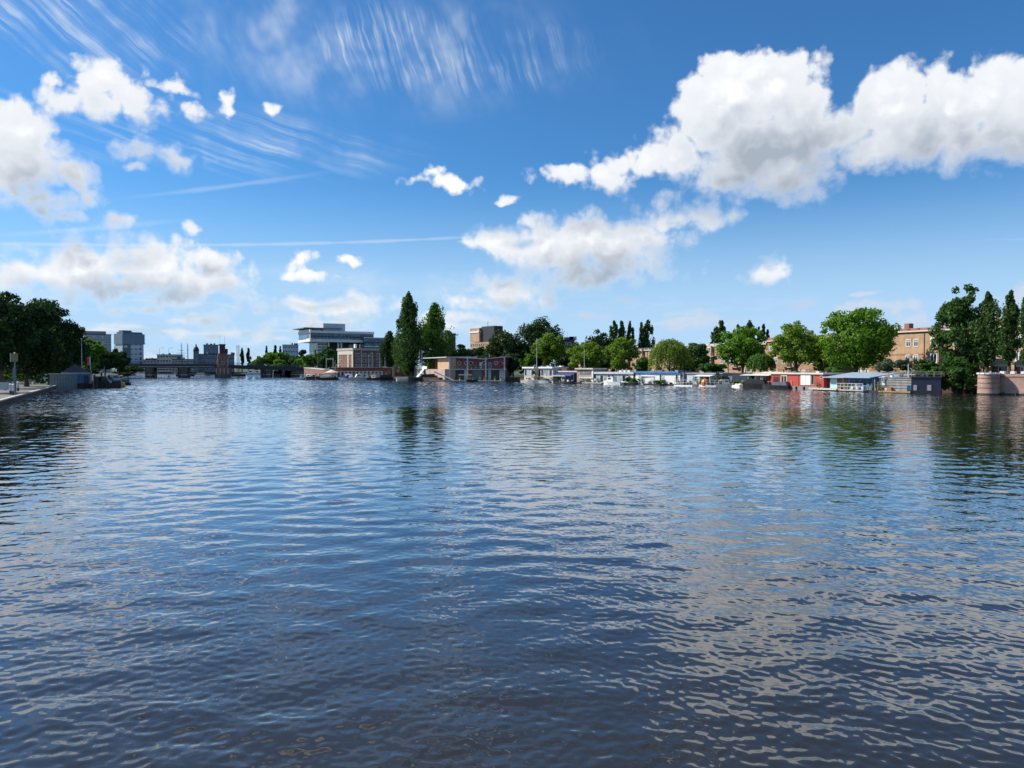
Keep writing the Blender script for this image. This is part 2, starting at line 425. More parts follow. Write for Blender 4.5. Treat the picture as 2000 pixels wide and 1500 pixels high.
class MB:
    """collects faces of one part"""
    def __init__(s): s.v = []; s.f = []
    def add(s, vs, fs):
        n = len(s.v); s.v += [tuple(v) for v in vs]; s.f += [tuple(i + n for i in f) for f in fs]; return s
    def box(s, x0, x1, y0, y1, z0, z1):
        vs = [(x, y, z) for z in (z0, z1) for y in (y0, y1) for x in (x0, x1)]
        return s.add(vs, [(0, 2, 3, 1), (4, 5, 7, 6), (0, 1, 5, 4), (2, 6, 7, 3), (0, 4, 6, 2), (1, 3, 7, 5)])
    def prism(s, poly, y0, y1):                        # outline in x,z pushed from y0 to y1
        n = len(poly)
        vs = [(x, y0, z) for x, z in poly] + [(x, y1, z) for x, z in poly]
        return s.add(vs, [tuple(range(n)), tuple(range(2 * n - 1, n - 1, -1))] + [(i, i + n, (i + 1) % n + n, (i + 1) % n) for i in range(n)])
    def plan(s, poly, z0, z1):                         # outline in x,y pushed from z0 to z1
        n = len(poly)
        vs = [(x, y, z0) for x, y in poly] + [(x, y, z1) for x, y in poly]
        return s.add(vs, [tuple(range(n - 1, -1, -1)), tuple(range(n, 2 * n))] + [(i, (i + 1) % n, (i + 1) % n + n, i + n) for i in range(n)])
    def side(s, poly, x0, x1):                         # outline in y,z pushed from x0 to x1
        n = len(poly)
        vs = [(x0, y, z) for y, z in poly] + [(x1, y, z) for y, z in poly]
        return s.add(vs, [tuple(range(n - 1, -1, -1)), tuple(range(n, 2 * n))] + [(i, (i + 1) % n, (i + 1) % n + n, i + n) for i in range(n)])
    def tube(s, p0, p1, r0, r1=None, n=6):
        r1 = r0 if r1 is None else r1
        p0, p1 = Vector(p0), Vector(p1); ax = (p1 - p0).normalized()
        t = ax.orthogonal().normalized(); b = ax.cross(t)
        vs = []
        for p, r in ((p0, r0), (p1, r1)):
            for i in range(n):
                a = 2 * math.pi * i / n; vs.append(p + t * math.cos(a) * r + b * math.sin(a) * r)
        return s.add(vs, [(i, (i + 1) % n, (i + 1) % n + n, i + n) for i in range(n)] + [tuple(range(n - 1, -1, -1)), tuple(range(n, 2 * n))])
    def lathe(s, prof, n=16, c=(0, 0)):                # profile of (radius, z)
        vs = [(c[0] + r * math.cos(2 * math.pi * i / n), c[1] + r * math.sin(2 * math.pi * i / n), z) for r, z in prof for i in range(n)]
        fs = [(k * n + i, k * n + (i + 1) % n, (k + 1) * n + (i + 1) % n, (k + 1) * n + i) for k in range(len(prof) - 1) for i in range(n)]
        m = len(prof)
        return s.add(vs, fs + [tuple(range(n - 1, -1, -1)), tuple((m - 1) * n + i for i in range(n))])
    def mesh(s, name, mat, T=None, smooth=False):
        me = bpy.data.meshes.new(name)
        vs = s.v if T is None else [tuple(T @ Vector(v)) for v in s.v]
        me.from_pydata(vs, [], s.f); me.update()
        bm = bmesh.new(); bm.from_mesh(me); bmesh.ops.recalc_face_normals(bm, faces=bm.faces); bm.to_mesh(me); bm.free()
        if mat: me.materials.append(mat)
        if smooth: me.polygons.foreach_set('use_smooth', [True] * len(me.polygons))
        return me
    def part(s, name, mat, parent, frame=None, smooth=False, up=None):
        """link as one part of `parent` (a thing or a part of it); frame = coordinates the faces were given in"""
        root = up or parent
        T = None
        if frame is not None: T = mat_of(root).inverted() @ frame.M
        o = bpy.data.objects.new(name, s.mesh(name, mat, T, smooth)); COL.objects.link(o); o.parent = parent
        return o
    def lone(s, name, mat, label, cat, frame=None, loc=None, rz=0.0, group=None, smooth=False):
        o = bpy.data.objects.new(name, s.mesh(name, mat, None, smooth)); COL.objects.link(o)
        o.matrix_world = frame.M if frame is not None else Matrix.Translation(loc) @ Matrix.Rotation(rz, 4, 'Z')
        return tag(o, label, cat, group)

# ------------------------------------------------------------------ materials
MATS = {}
def mat(name, col, rough=0.7, var=0.22, scale=0.8, metal=0.0, bump=0.0, streak=0.0, spec=0.5):
    if name in MATS: return MATS[name]
    m = bpy.data.materials.new(name); m.use_nodes = True; MATS[name] = m
    k = NT(m.node_tree); b = k.n['Principled BSDF']
    P = k.new('ShaderNodeTexCoord').outputs['Object']
    n = k.noise(P, scale, 4.0, 0.65)
    lo = tuple(c * (1 - var) for c in col); hi = tuple(min(1, c * (1 + var)) for c in col)
    c = k.ramp(n, [(0.28, lo), (0.72, hi)])
    if streak:                                          # rain streaks and grime with their own shape
        q = k.v('MULTIPLY', P, (2.2, 2.2, 0.18))
        st = k.step(k.noise(q, 1.6, 3.0, 0.6), 0.5, 0.75, 0.0, streak)
        c = k.mix(st, c, (*(x * 0.45 for x in col), 1))
    k.put(b.inputs['Base Color'], c)
    b.inputs['Roughness'].default_value = rough; b.inputs['Metallic'].default_value = metal
    b.inputs['Specular IOR Level'].default_value = spec
    if bump:
        bp = k.new('ShaderNodeBump'); bp.inputs['Distance'].default_value = bump
        k.put(bp.inputs['Height'], k.noise(P, scale * 6, 3.0, 0.6)); k.put(b.inputs['Normal'], bp.outputs[0])
    return m
def brick(name, c1, c2, mortar, scale=1.0, var=0.25):
    if name in MATS: return MATS[name]
    m = bpy.data.materials.new(name); m.use_nodes = True; MATS[name] = m
    k = NT(m.node_tree); b = k.n['Principled BSDF']
    P = k.new('ShaderNodeTexCoord').outputs['Object']
    s = k.sep(P)
    uv = k.xyz(k.m('ADD', s[0], s[1]), s[2], 0.0)
    br = k.new('ShaderNodeTexBrick'); k.put(br.inputs['Vector'], uv)
    for nm, v in (('Color1', (*c1, 1)), ('Color2', (*c2, 1)), ('Mortar', (*mortar, 1)), ('Scale', scale), ('Mortar Size', 0.012), ('Brick Width', 0.44), ('Row Height', 0.14)):
        br.inputs[nm].default_value = v
    n = k.step(k.noise(P, 0.35, 5.0, 0.65), 0.3, 0.7, 1 - var, 1 + var * 0.6)
    c = k.mix(1.0, br.outputs[0], n, 'MULTIPLY')
    st = k.step(k.noise(k.v('MULTIPLY', P, (1.5, 1.5, 0.12)), 1.4, 3.0, 0.6), 0.52, 0.78, 0.0, 0.35)
    c = k.mix(st, c, (*(x * 0.5 for x in c1), 1))
    k.put(b.inputs['Base Color'], c); b.inputs['Roughness'].default_value = 0.85
    return m
def glass(name, col=(0.02, 0.03, 0.04), rough=0.06):
    if name in MATS: return MATS[name]
    m = bpy.data.materials.new(name); m.use_nodes = True; MATS[name] = m
    k = NT(m.node_tree); b = k.n['Principled BSDF']
    P = k.new('ShaderNodeNewGeometry').outputs['Position']
    n = k.voro(P, 0.5, dim='3D', out=1)
    g = k.m('MULTIPLY_ADD', k.sep(n)[0], 1.3, 0.35)
    k.put(b.inputs['Base Color'], k.mix(1.0, (*col, 1), g, 'MULTIPLY'))
    b.inputs['Roughness'].default_value = rough; b.inputs['IOR'].default_value = 1.5
    return m
def leaves(name, col, trans=0.35, var=0.45):
    if name in MATS: return MATS[name]
    m = bpy.data.materials.new(name); m.use_nodes = True; MATS[name] = m
    k = NT(m.node_tree); k.n.clear()
    out = k.new('ShaderNodeOutputMaterial')
    rnd = k.new('ShaderNodeNewGeometry').outputs['Random Per Island']
    P = k.new('ShaderNodeTexCoord').outputs['Object']
    big = k.noise(P, 0.35, 2.0, 0.5)
    f = k.m('ADD', k.m('MULTIPLY', rnd, 0.55), k.m('MULTIPLY', big, 0.45))
    r, g, b_ = col
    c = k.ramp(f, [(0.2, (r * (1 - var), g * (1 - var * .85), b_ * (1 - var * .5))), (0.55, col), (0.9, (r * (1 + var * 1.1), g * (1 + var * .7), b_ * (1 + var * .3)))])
    d = k.new('ShaderNodeBsdfDiffuse'); t = k.new('ShaderNodeBsdfTranslucent'); gl = k.new('ShaderNodeBsdfGlossy')
    k.put(d.inputs[0], c); k.put(t.inputs[0], k.mix(1.0, c, (1.25, 1.35, 0.55, 1), 'MULTIPLY'))
    gl.inputs['Roughness'].default_value = 0.6; gl.inputs[0].default_value = (0.8, 0.85, 0.9, 1)
    ms = k.new('ShaderNodeMixShader'); ms.inputs[0].default_value = trans
    k.l.new(d.outputs[0], ms.inputs[1]); k.l.new(t.outputs[0], ms.inputs[2])
    m2 = k.new('ShaderNodeMixShader'); m2.inputs[0].default_value = 0.015
    k.l.new(ms.outputs[0], m2.inputs[1]); k.l.new(gl.outputs[0], m2.inputs[2])
    k.l.new(m2.outputs[0], out.inputs[0])
    return m

BRK = brick('amsterdam_brick', (0.40, 0.225, 0.12), (0.32, 0.175, 0.095), (0.42, 0.32, 0.22))
BRK_PALE = brick('pale_brick', (0.47, 0.285, 0.165), (0.39, 0.23, 0.13), (0.48, 0.38, 0.27))
BRK_RED = brick('red_brick', (0.30, 0.12, 0.075), (0.22, 0.085, 0.055), (0.30, 0.23, 0.19))
BRK_DARK = brick('dark_brick', (0.10, 0.05, 0.04), (0.07, 0.035, 0.03), (0.12, 0.09, 0.08))
BRK_PINK = brick('pink_quay_brick', (0.44, 0.27, 0.21), (0.36, 0.21, 0.17), (0.46, 0.38, 0.33))
WHITE = mat('white_paint', (0.74, 0.74, 0.72), 0.55, 0.08, streak=0.25)
CREAM = mat('cream_paint', (0.62, 0.55, 0.44), 0.6, 0.12, streak=0.25)
GREYW = mat('weathered_grey_wood', (0.36, 0.34, 0.31), 0.8, 0.35, 1.2, streak=0.5)
DARK = mat('dark_tar_paint', (0.022, 0.022, 0.025), 0.5, 0.3, streak=0.2)
NAVY = mat('navy_paint', (0.020, 0.026, 0.055), 0.45, 0.25, streak=0.2)
STEEL = mat('grey_steel', (0.32, 0.34, 0.36), 0.45, 0.12, metal=0.3)
LIGHTGREY = mat('light_grey_panel', (0.48, 0.51, 0.55), 0.55, 0.10, streak=0.15)
CONC = mat('concrete', (0.40, 0.39, 0.36), 0.85, 0.18, 0.5, streak=0.3)
STONE = mat('pale_stone', (0.50, 0.45, 0.37), 0.8, 0.18, streak=0.3)
WOOD = mat('brown_wood', (0.17, 0.095, 0.05), 0.7, 0.3, 1.5)
DWOOD = mat('dark_wet_timber', (0.05, 0.04, 0.032), 0.7, 0.35, 1.5)
RED = mat('brick_red_paint', (0.42, 0.060, 0.038), 0.55, 0.12, streak=0.2)
DRED = mat('deep_red_paint', (0.24, 0.040, 0.035), 0.6, 0.15, streak=0.2)
BLUE = mat('blue_paint', (0.05, 0.17, 0.42), 0.5, 0.12)
PBLUE = mat('pale_blue_paint', (0.36, 0.58, 0.66), 0.55, 0.10, streak=0.2)
ROOFG = mat('blue_grey_roofing', (0.30, 0.38, 0.47), 0.6, 0.15, streak=0.25)
ROOFD = mat('dark_roofing', (0.045, 0.045, 0.05), 0.8, 0.3)
TILE = mat('red_roof_tiles', (0.26, 0.10, 0.07), 0.8, 0.3, 2.0)
TAN = mat('tan_roofing', (0.38, 0.27, 0.15), 0.85, 0.2)
CANVAS = mat('cream_canvas', (0.68, 0.62, 0.52), 0.8, 0.08)
BCANVAS = mat('navy_canvas', (0.035, 0.055, 0.21), 0.8, 0.12)
ORANGE = mat('orange_plastic', (0.60, 0.16, 0.03), 0.45, 0.1)
YELLOW = mat('yellow_plastic', (0.62, 0.36, 0.03), 0.4, 0.1)
SLATE = mat('slate_grey_paint', (0.13, 0.15, 0.17), 0.6, 0.2, streak=0.2)
GLASS = glass('window_glass')
GLASSB = glass('blue_office_glass', (0.07, 0.12, 0.18), 0.08)
GLASST = glass('teal_office_glass', (0.05, 0.14, 0.19), 0.08)
CURTAIN = glass('curtained_glass', (0.30, 0.34, 0.34), 0.1)

# ------------------------------------------------------------------ windows: frame + pane, shared meshes
WCACHE = {}
def window(thing_, frame, x, z, w, h, fmat=WHITE, pmat=GLASS, bars=1, cross=False, name='window', y=0.0, bw=None):
    """a window with its lower left corner at x, z of the facade: proud frame, recessed pane"""
    bw = bw or max(0.07, 0.09 * w)
    key = (round(w, 2), round(h, 2), fmat.name, pmat.name, bars, cross, round(bw, 2))
    if key not in WCACHE:
        f = MB()
        f.box(0, bw, -0.07, 0.02, 0, h); f.box(w - bw, w, -0.07, 0.02, 0, h)
        f.box(bw, w - bw, -0.07, 0.02, 0, bw); f.box(bw, w - bw, -0.07, 0.02, h - bw, h)
        for i in range(bars):
            c = w * (i + 1) / (bars + 1); f.box(c - bw * .4, c + bw * .4, -0.062, 0.015, bw, h - bw)
        if cross: f.box(bw, w - bw, -0.058, 0.012, h * .66, h * .66 + bw * .8)
        p = MB().box(bw * .5, w - bw * .5, -0.035, -0.008, bw * .5, h - bw * .5)
        WCACHE[key] = (f.mesh(name, fmat), p.mesh('pane', pmat))
    fm, pm = WCACHE[key]
    o = bpy.data.objects.new(name, fm); COL.objects.link(o); o.parent = thing_
    o.matrix_local = mat_of(thing_).inverted() @ frame.M @ Matrix.Translation((x, y, z))
    p = bpy.data.objects.new('pane', pm); COL.objects.link(p); p.parent = o
    return o
def winpx(t, F, p0, q0, p1, q1, **kw):
    x0, x1, z0, z1 = F.r(p0, q0, p1, q1)
    return window(t, F, x0, z0, x1 - x0, z1 - z0, **kw)
def panel(t, F, p0, q0, p1, q1, m, name='panel', y0=-0.05, y1=0.02):
    x0, x1, z0, z1 = F.r(p0, q0, p1, q1)
    return MB().box(x0, x1, y0, y1, z0, z1).part(name, m, t, F)
def block(t, F, p0, q0, p1, q1, m, name='wall', y0=0.0, y1=5.0):
    return panel(t, F, p0, q0, p1, q1, m, name, y0, y1)
def railing(t, F, x0, x1, y0, y1, z, h=1.0, m=WHITE, step=1.3, name='railing'):
    b = MB(); n = max(1, round(math.hypot(x1 - x0, y1 - y0) / step))
    pts = [(x0 + (x1 - x0) * i / n, y0 + (y1 - y0) * i / n) for i in range(n + 1)]
    for p in pts: b.tube((p[0], p[1], z), (p[0], p[1], z + h), 0.03, n=4)
    for q in (0.5, 1.0): b.tube((*pts[0], z + h * q), (*pts[-1], z + h * q), 0.03, n=4)
    return b.part(name, m, t, F)

# ------------------------------------------------------------------ trees
rngT = np.random.default_rng(11)
def leaf_part(name, C, N, S, m, parent, aspect=0.6):
    n = len(C)
    N = N / np.maximum(np.linalg.norm(N, axis=1, keepdims=True), 1e-6)
    a = rngT.normal(size=(n, 3)); t = np.cross(N, a); t /= np.maximum(np.linalg.norm(t, axis=1, keepdims=True), 1e-6)
    b = np.cross(N, t); S = S[:, None]
    V = np.stack([C + t * S, C + b * S * aspect, C - t * S, C - b * S * aspect], 1).reshape(-1, 3)
    F = np.arange(n * 4, dtype=np.int32)
    me = bpy.data.meshes.new(name)
    me.vertices.add(n * 4); me.vertices.foreach_set('co', V.astype(np.float32).ravel())
    me.loops.add(n * 4); me.loops.foreach_set('vertex_index', F)
    me.polygons.add(n); me.polygons.foreach_set('loop_start', np.arange(0, n * 4, 4, dtype=np.int32))
    me.update(); me.materials.append(m)
    o = bpy.data.objects.new(name, me); COL.objects.link(o); o.parent = parent
    return o
BARK = mat('bark', (0.10, 0.075, 0.055), 0.9, 0.35, 2.0)
BARKP = mat('pale_bark', (0.30, 0.28, 0.25), 0.85, 0.3, 2.0)
def grow(name, label, x, y, z0, top, rw, zb, m, kind='round', n=6000, leaf=0.34, lobes=26, group=None, bark=None, seed=None, open_=0.0, cat='tree', stem=True):
    """one tree: trunk with limbs, crown of leaf-sized faces heaped in clumps. top, zb: world heights of crown top / crown foot"""
    rg = np.random.default_rng(seed if seed is not None else int(abs(x * 13 + y * 7)) % 9973)
    t = thing(name, label, cat, loc=(x, y, z0), rz=rg.uniform(0, 6.28), group=group)
    H, zb = top - z0, zb - z0
    zc, rh = (H + zb) / 2, (H - zb) / 2 * (1.07 if kind == 'round' else 1.0)
    Cs, Ns, Ss = [], [], []
    limbs = []
    if kind in ('round', 'bush'):
        # clumps spread over the crown, smaller ones breaking the outline
        k = 0; P = []
        while len(P) < lobes:
            u = rg.normal(size=3); u /= np.linalg.norm(u)
            rad = rg.uniform(0.30, 0.80)
            P.append(u * rad)
        P = np.array(P)
        for i, p in enumerate(P):
            rl = rw * (rg.uniform(0.24, 0.42) if i < lobes * .5 else rg.uniform(0.10, 0.24))
            if i >= lobes * .5: p = p / np.linalg.norm(p) * rg.uniform(0.72, 0.95)
            c = np.array([p[0] * rw, p[1] * rw, zc + p[2] * rh])
            kz = min(1.0, rh / rw * 0.9)
            w = max(50, int(n * (rl / rw) ** 2 / (lobes * 0.065)))
            d = rg.normal(size=(w, 3)); d[:, 2] += 0.25; d /= np.linalg.norm(d, axis=1, keepdims=True)
            rr = rl * rg.uniform(0.55, 1.06, size=(w, 1)) * (1 + 0.18 * np.sin(7 * d[:, :1] + i) * np.sin(6 * d[:, 2:] + 2 * i))
            Cs.append(c + d * rr * np.array([1, 1, 0.82 * kz + 0.1])); Ns.append(d + rg.normal(size=(w, 3)) * 0.55)
            Ss.append(leaf * rg.uniform(0.6, 1.25, size=w))
            if rl > rw * 0.3: limbs.append(c)
    elif kind == 'poplar':
        for i in range(lobes):
            f = (i + rg.uniform(0, 1)) / lobes
            prof = min(1.0, (f / 0.22) ** 0.6) * min(1.0, ((1.001 - f) / 0.62) ** 0.62)
            prof *= 0.80 + 0.30 * math.sin(f * 9.0 + x) * math.sin(f * 23.0 + y)
            a = rg.uniform(0, 6.28); q = rw * prof * (rg.uniform(0.2, 0.80) if i % 5 else rg.uniform(0.75, 1.05))
            c = np.array([math.cos(a) * q, math.sin(a) * q, zb + (H - zb) * f * 0.96])
            rl = rw * (0.09 + 0.22 * prof) * rg.uniform(0.55, 1.5)
            w = int(n / lobes * rg.uniform(.8, 1.2))
            d = rg.normal(size=(w, 3)); d /= np.linalg.norm(d, axis=1, keepdims=True)
            P_ = c + d * rl * rg.uniform(0.5, 1.05, size=(w, 1)) * np.array([1, 1, 2.4])
            Cs.append(P_); Ns.append(d * np.array([1, 1, .35]) + rg.normal(size=(w, 3)) * 0.5); Ss.append(leaf * rg.uniform(0.6, 1.2, size=w))
    elif kind == 'willow':
        ns = max(120, n // 26)
        for i in range(ns):
            a = rg.uniform(0, 6.28); q = math.sqrt(rg.uniform(0.02, 1)) * rw
            zt = zb + (H - zb) * (0.50 + 0.50 * math.sqrt(max(0, 1 - (q / rw) ** 2)) * rg.uniform(0.75, 1.0))
            ln = (zt - zb) * rg.uniform(0.35, 0.95) * (0.5 + 0.5 * q / rw)
            w = 26; s = np.linspace(0, 1, w)
            out = 0.12 * rw * np.sin(s * 2)
            Cs.append(np.stack([math.cos(a) * (q + out), math.sin(a) * (q + out), zt - s * ln], 1) + rg.normal(size=(w, 3)) * 0.10 * leaf / .3)
            Ns.append(np.stack([np.full(w, math.cos(a)), np.full(w, math.sin(a)), np.full(w, 0.5)], 1) + rg.normal(size=(w, 3)) * .6)
            Ss.append(leaf * rg.uniform(0.6, 1.1, size=w))
    C = np.concatenate(Cs); N = np.concatenate(Ns); S = np.concatenate(Ss)
    keep = C[:, 2] > max(0.05, zb * 0.6 if kind != 'bush' else 0.05)
    C, N, S = C[keep], N[keep], S[keep]
    leaf_part('crown', C, N, S, m, t)
    if stem:
        b = MB(); tr = max(0.05, 0.020 * H + 0.02 * rw); zt = zb + (H - zb) * (0.72 if kind == 'poplar' else 0.45)
        p = Vector((0, 0, -0.3)); k = 5
        for i in range(k):
            q = Vector((rg.uniform(-.1, .1) * tr * 3, rg.uniform(-.1, .1) * tr * 3, -0.3 + (zt + .3) * (i + 1) / k))
            b.tube(p, q, tr * (1.25 if i == 0 else 1 - .75 * i / k), tr * (1 - .75 * (i + 1) / k), 7); p = q
        if kind == 'poplar':
            for f in np.linspace(.15, .8, 9):
                a = rg.uniform(0, 6.28); q = rw * .55
                b.tube((0, 0, zb + (H - zb) * f * .7), (math.cos(a) * q, math.sin(a) * q, zb + (H - zb) * min(.93, f * .7 + .22)), tr * .35, tr * .08, 5)
        else:
            for c in limbs[:9] or [np.array([math.cos(a) * rw * .6, math.sin(a) * rw * .6, zc]) for a in (0, 2, 4)]:
                s0 = Vector((0, 0, max(zb * .8, 0.4) + rg.uniform(0, .25) * (zt - zb * .8)))
                b.tube(s0, Vector(c), tr * .42, tr * .10, 5)
        b.part('trunk', bark or BARK, t)
    return t
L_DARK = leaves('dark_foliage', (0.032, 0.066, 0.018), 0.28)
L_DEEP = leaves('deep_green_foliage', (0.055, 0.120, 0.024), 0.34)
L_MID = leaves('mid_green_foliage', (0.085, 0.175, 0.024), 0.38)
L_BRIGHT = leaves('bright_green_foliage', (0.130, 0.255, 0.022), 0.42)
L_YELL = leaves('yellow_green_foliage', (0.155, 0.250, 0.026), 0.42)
L_POP = leaves('poplar_foliage', (0.058, 0.115, 0.026), 0.34)
L_WIL = leaves('willow_foliage', (0.180, 0.245, 0.040), 0.42)
L_GREY = leaves('grey_green_foliage', (0.085, 0.115, 0.060), 0.30)
def tree_px(name, label, px, d, top, width, foot, m, kind='round', z0=1.2, **kw):
    """a tree given by where its stem stands, its crown's top and foot rows and its width in photo pixels"""
    p = W(px, d); width *= 1.14 if kind in ('round', 'bush') else 1.0
    return grow(name, label, p.x, p.y, z0, ZP(top, d), width * d / FPX / 2, max(z0 + 0.1, ZP(foot, d)), m, kind, **kw)
# ================================================================== the setting: land on both banks
def land(name, poly, z, m, edge_n, wall_m, wall_h=1.4):
    """flat ground sheet; the first edge_n points run along the water and get a quay wall"""
    me = bpy.data.meshes.new(name)
    me.from_pydata([(x, y, z) for x, y in poly], [], [tuple(range(len(poly)))])
    bm = bmesh.new(); bm.from_mesh(me); bmesh.ops.triangulate(bm, faces=bm.faces); bmesh.ops.recalc_face_normals(bm, faces=bm.faces)
    for f in bm.faces:
        if f.normal.z < 0: f.normal_flip()
    bm.to_mesh(me); bm.free(); me.materials.append(m)
    o = bpy.data.objects.new(name, me); COL.objects.link(o); tag(o, kind='structure')
    b = MB()
    for i in range(edge_n - 1):
        (x0, y0), (x1, y1) = poly[i], poly[i + 1]
        b.add([(x0, y0, z - wall_h), (x1, y1, z - wall_h), (x1, y1, z), (x0, y0, z)], [(0, 1, 2, 3)])
    w = bpy.data.objects.new('quay_wall', b.mesh('quay_wall', wall_m)); COL.objects.link(w); w.parent = o
    return o
def ground_mat(name, a, b, c, scale):
    m = bpy.data.materials.new(name); m.use_nodes = True; k = NT(m.node_tree); bs = k.n['Principled BSDF']
    P = k.new('ShaderNodeNewGeometry').outputs['Position']
    n = k.noise(P, scale, 5.0, 0.65)
    k.put(bs.inputs['Base Color'], k.ramp(n, [(0.35, a), (0.5, b), (0.65, c)])); bs.inputs['Roughness'].default_value = 0.9
    return m
GRASS = ground_mat('bank_grass', (0.030, 0.050, 0.016), (0.045, 0.070, 0.022), (0.075, 0.075, 0.040), 0.12)
PAVE = ground_mat('quay_paving', (0.12, 0.11, 0.095), (0.17, 0.155, 0.13), (0.25, 0.22, 0.18), 0.5)  # all tones darkened, so the shadow over the quay sits in the colour
RIGHT_EDGE = [(300, -160), (150, 0), (92, 84), (72.5, 107.5), (70.2, 110.8), (70.3, 119.8), (60, 135), (44, 160), (26, 187), (8.5, 214.5), (1, 229), (-22, 232.5),
              (-33, 241), (-41, 263), (-71, 264), (-80, 300), (-86, 335), (-130, 480), (-190, 562), (-330, 655)]
land('ground', RIGHT_EDGE + [(-7000, 655), (-7000, 9000), (7000, 9000), (7000, -160)], 1.1, GRASS, len(RIGHT_EDGE), BRK_DARK, 2.0)
LEFT_EDGE = [(-330, 654), (-235, 480), (-170, 335), (-112, 205), (-92, 156), (-51, 76), (-11, -2), (40, -100)]
land('left_bank', LEFT_EDGE + [(40, -160), (-7000, -160), (-7000, 654)], 0.5, GRASS, len(LEFT_EDGE), BRK_DARK, 1.3)
# paved quay along the left bank, with a pale stone kerb
def offset(p, q, w):
    d = (Vector(q) - Vector(p)).normalized(); return Vector((-d.y, d.x)) * w
e0, e1 = Vector((-11, -2)), Vector((-92, 156))
nrm = Vector((-0.89, -0.455))
b = MB().plan([tuple(e0 + nrm * .5), tuple(e1 + nrm * .5), tuple(e1 + nrm * 15), tuple(e0 + nrm * 15)], 0.44, 0.506)
o = bpy.data.objects.new('pavement', b.mesh('pavement', PAVE)); COL.objects.link(o); tag(o, kind='structure')
u = (e1 - e0).normalized(); Lk = (e1 - e0).length
ks = MB().box(0, 1.96, -0.25, 0.25, 0, 0.14).mesh('kerb_stone', STONE)
kb = bpy.data.objects.new('kerb', None); COL.objects.link(kb); kb.location = (e0.x, e0.y, 0.5); kb.rotation_euler = (0, 0, math.atan2(u.y, u.x)); tag(kb, kind='structure')
for i in range(int(Lk / 2)):
    if i * 2 < 62: continue                                # nearer stones lie outside the view
    c = bpy.data.objects.new('kerb_stone', ks); COL.objects.link(c); c.parent = kb; c.location = (i * 2.0, 0.22, -0.05)

# ================================================================== the bridge
FB = FP(205, 317, 640, 351)
br = thing('river_bridge', 'long dark bridge crossing the river on stone piers', 'bridge', FB)
x0, x1 = FB.x(190), FB.x(612)
def zt(px): return 5.75 - 1.5 * max(0, (px - 420)) / 190      # road falls towards the right bank
poly = [(FB.x(p), zt(p)) for p in (190, 420, 520, 612)] + [(FB.x(p), zt(p) - 1.65) for p in (612, 520, 420, 190)]
MB().prism(poly, 0, 22).part('deck', mat('bridge_girder', (0.045, 0.042, 0.045), 0.7, 0.25, 0.6), br)
for (pa, pb) in ((190, 421), (446, 612)):
    b = MB(); n = int((pb - pa) / 3)
    for i in range(n + 1):
        p = pa + (pb - pa) * i / n; xx = FB.x(p); b.tube((xx, 0.3, zt(p)), (xx, 0.3, zt(p) + 1.05), 0.05, n=4)
    for h in (0.35, 0.7, 1.05):
        seq = [p for p in (pa, 420, 520, pb) if pa <= p <= pb]
        for q, w_ in zip(seq, seq[1:]): b.tube((FB.x(q), 0.3, zt(q) + h), (FB.x(w_), 0.3, zt(w_) + h), 0.045, n=4)
    b.part('railing', SLATE, br)
MB().prism([(FB.x(p), z) for p, z in ((190, 4.75), (420, 4.75), (420, 4.5), (190, 4.5))], -0.25, -0.003).part('cornice', STONE, br)
PIER = mat('pier_stone', (0.12, 0.10, 0.085), 0.85, 0.3, 0.5, streak=0.4)
for (pa, pb, top) in ((283, 302, 4.2), (347, 371, 4.2), (515, 533, 3.6), (551, 557, 3.3), (569, 606, 2.8)):
    xa, xb = FB.x(pa), FB.x(pb)
    m_ = (xa + xb) / 2
    b = MB().plan([(xa, 1.5), (m_ - (xb - xa) * .22, -1.6), (m_ + (xb - xa) * .22, -1.6), (xb, 1.5), (xb, 21), (xa, 21)], -1.2, top)
    pr = b.part('pier', PIER, br)
    MB().plan([(xa - .15, 1.4), (m_ - (xb - xa) * .25, -1.8), (m_ + (xb - xa) * .25, -1.8), (xb + .15, 1.4)], 1.0, 1.35).part('pier_band', STONE, pr, FB, up=br)
    for sgn in (xa + .5, xb - .5): MB().tube((sgn, -1.9, -0.5), (sgn, -1.9, 2.6), 0.22, n=6).part('fender_post', DWOOD, pr, FB, up=br)
MB().box(FB.x(557), FB.x(569), 15, 21, -1.0, 2.9).part('back_wall', PIER, br)
# tower
FT = FP(424, 331.5, 446, 333.2)
tw = thing('bridge_tower', 'red brick bridge keeper tower rising from the stone pier', 'tower', FT)
w_ = FT.L
MB().box(-0.5, w_ + 1.2, 0.2, 7, -1.2, 4.3).part('base', BRK_RED, tw)
MB().plan([(-.9, .15), (w_ * .2, -2.2), (w_ * .8, -2.2), (w_ + .9, .15)], -1.2, 1.4).part('stone_prow', PIER, tw)
for i in range(4):
    MB().box(-.45 + i * 1.55, -.45 + i * 1.55 + .4, -.08, .19, 1.6, 3.9).part('stone_pilaster', STONE, tw)
MB().prism([(-.15, 4.3), (w_ + .15, 4.3), (w_ - .35, 10.4), (.5, 10.4)], 0.5, 6).part('shaft', BRK_RED, tw)
MB().box(1.05, w_ - 1.15, 0.9, 5.2, 10.4, ZP(674, 333)).part('head', BRK_DARK, tw)
MB().box(.85, w_ - .95, 0.7, 5.4, ZP(674, 333), ZP(672, 333)).part('cap', SLATE, tw)
MB().box(w_ - 1.1, w_ - .1, 1.0, 5.0, 10.4, 12.4).part('turret', BRK_DARK, tw)
for (xx, zz, ww, hh) in ((1.1, 8.2, .9, 1.0), (2.6, 8.2, .9, 1.0), (1.7, 5.5, 1.3, 1.4)):
    window(tw, FT, xx, zz, ww, hh, STONE, GLASS, y=0.5)
for xx in (.3, 4.2): MB().box(xx, xx + .35, .40, .497, 4.6, 8.2).part('stone_quoin', STONE, tw)
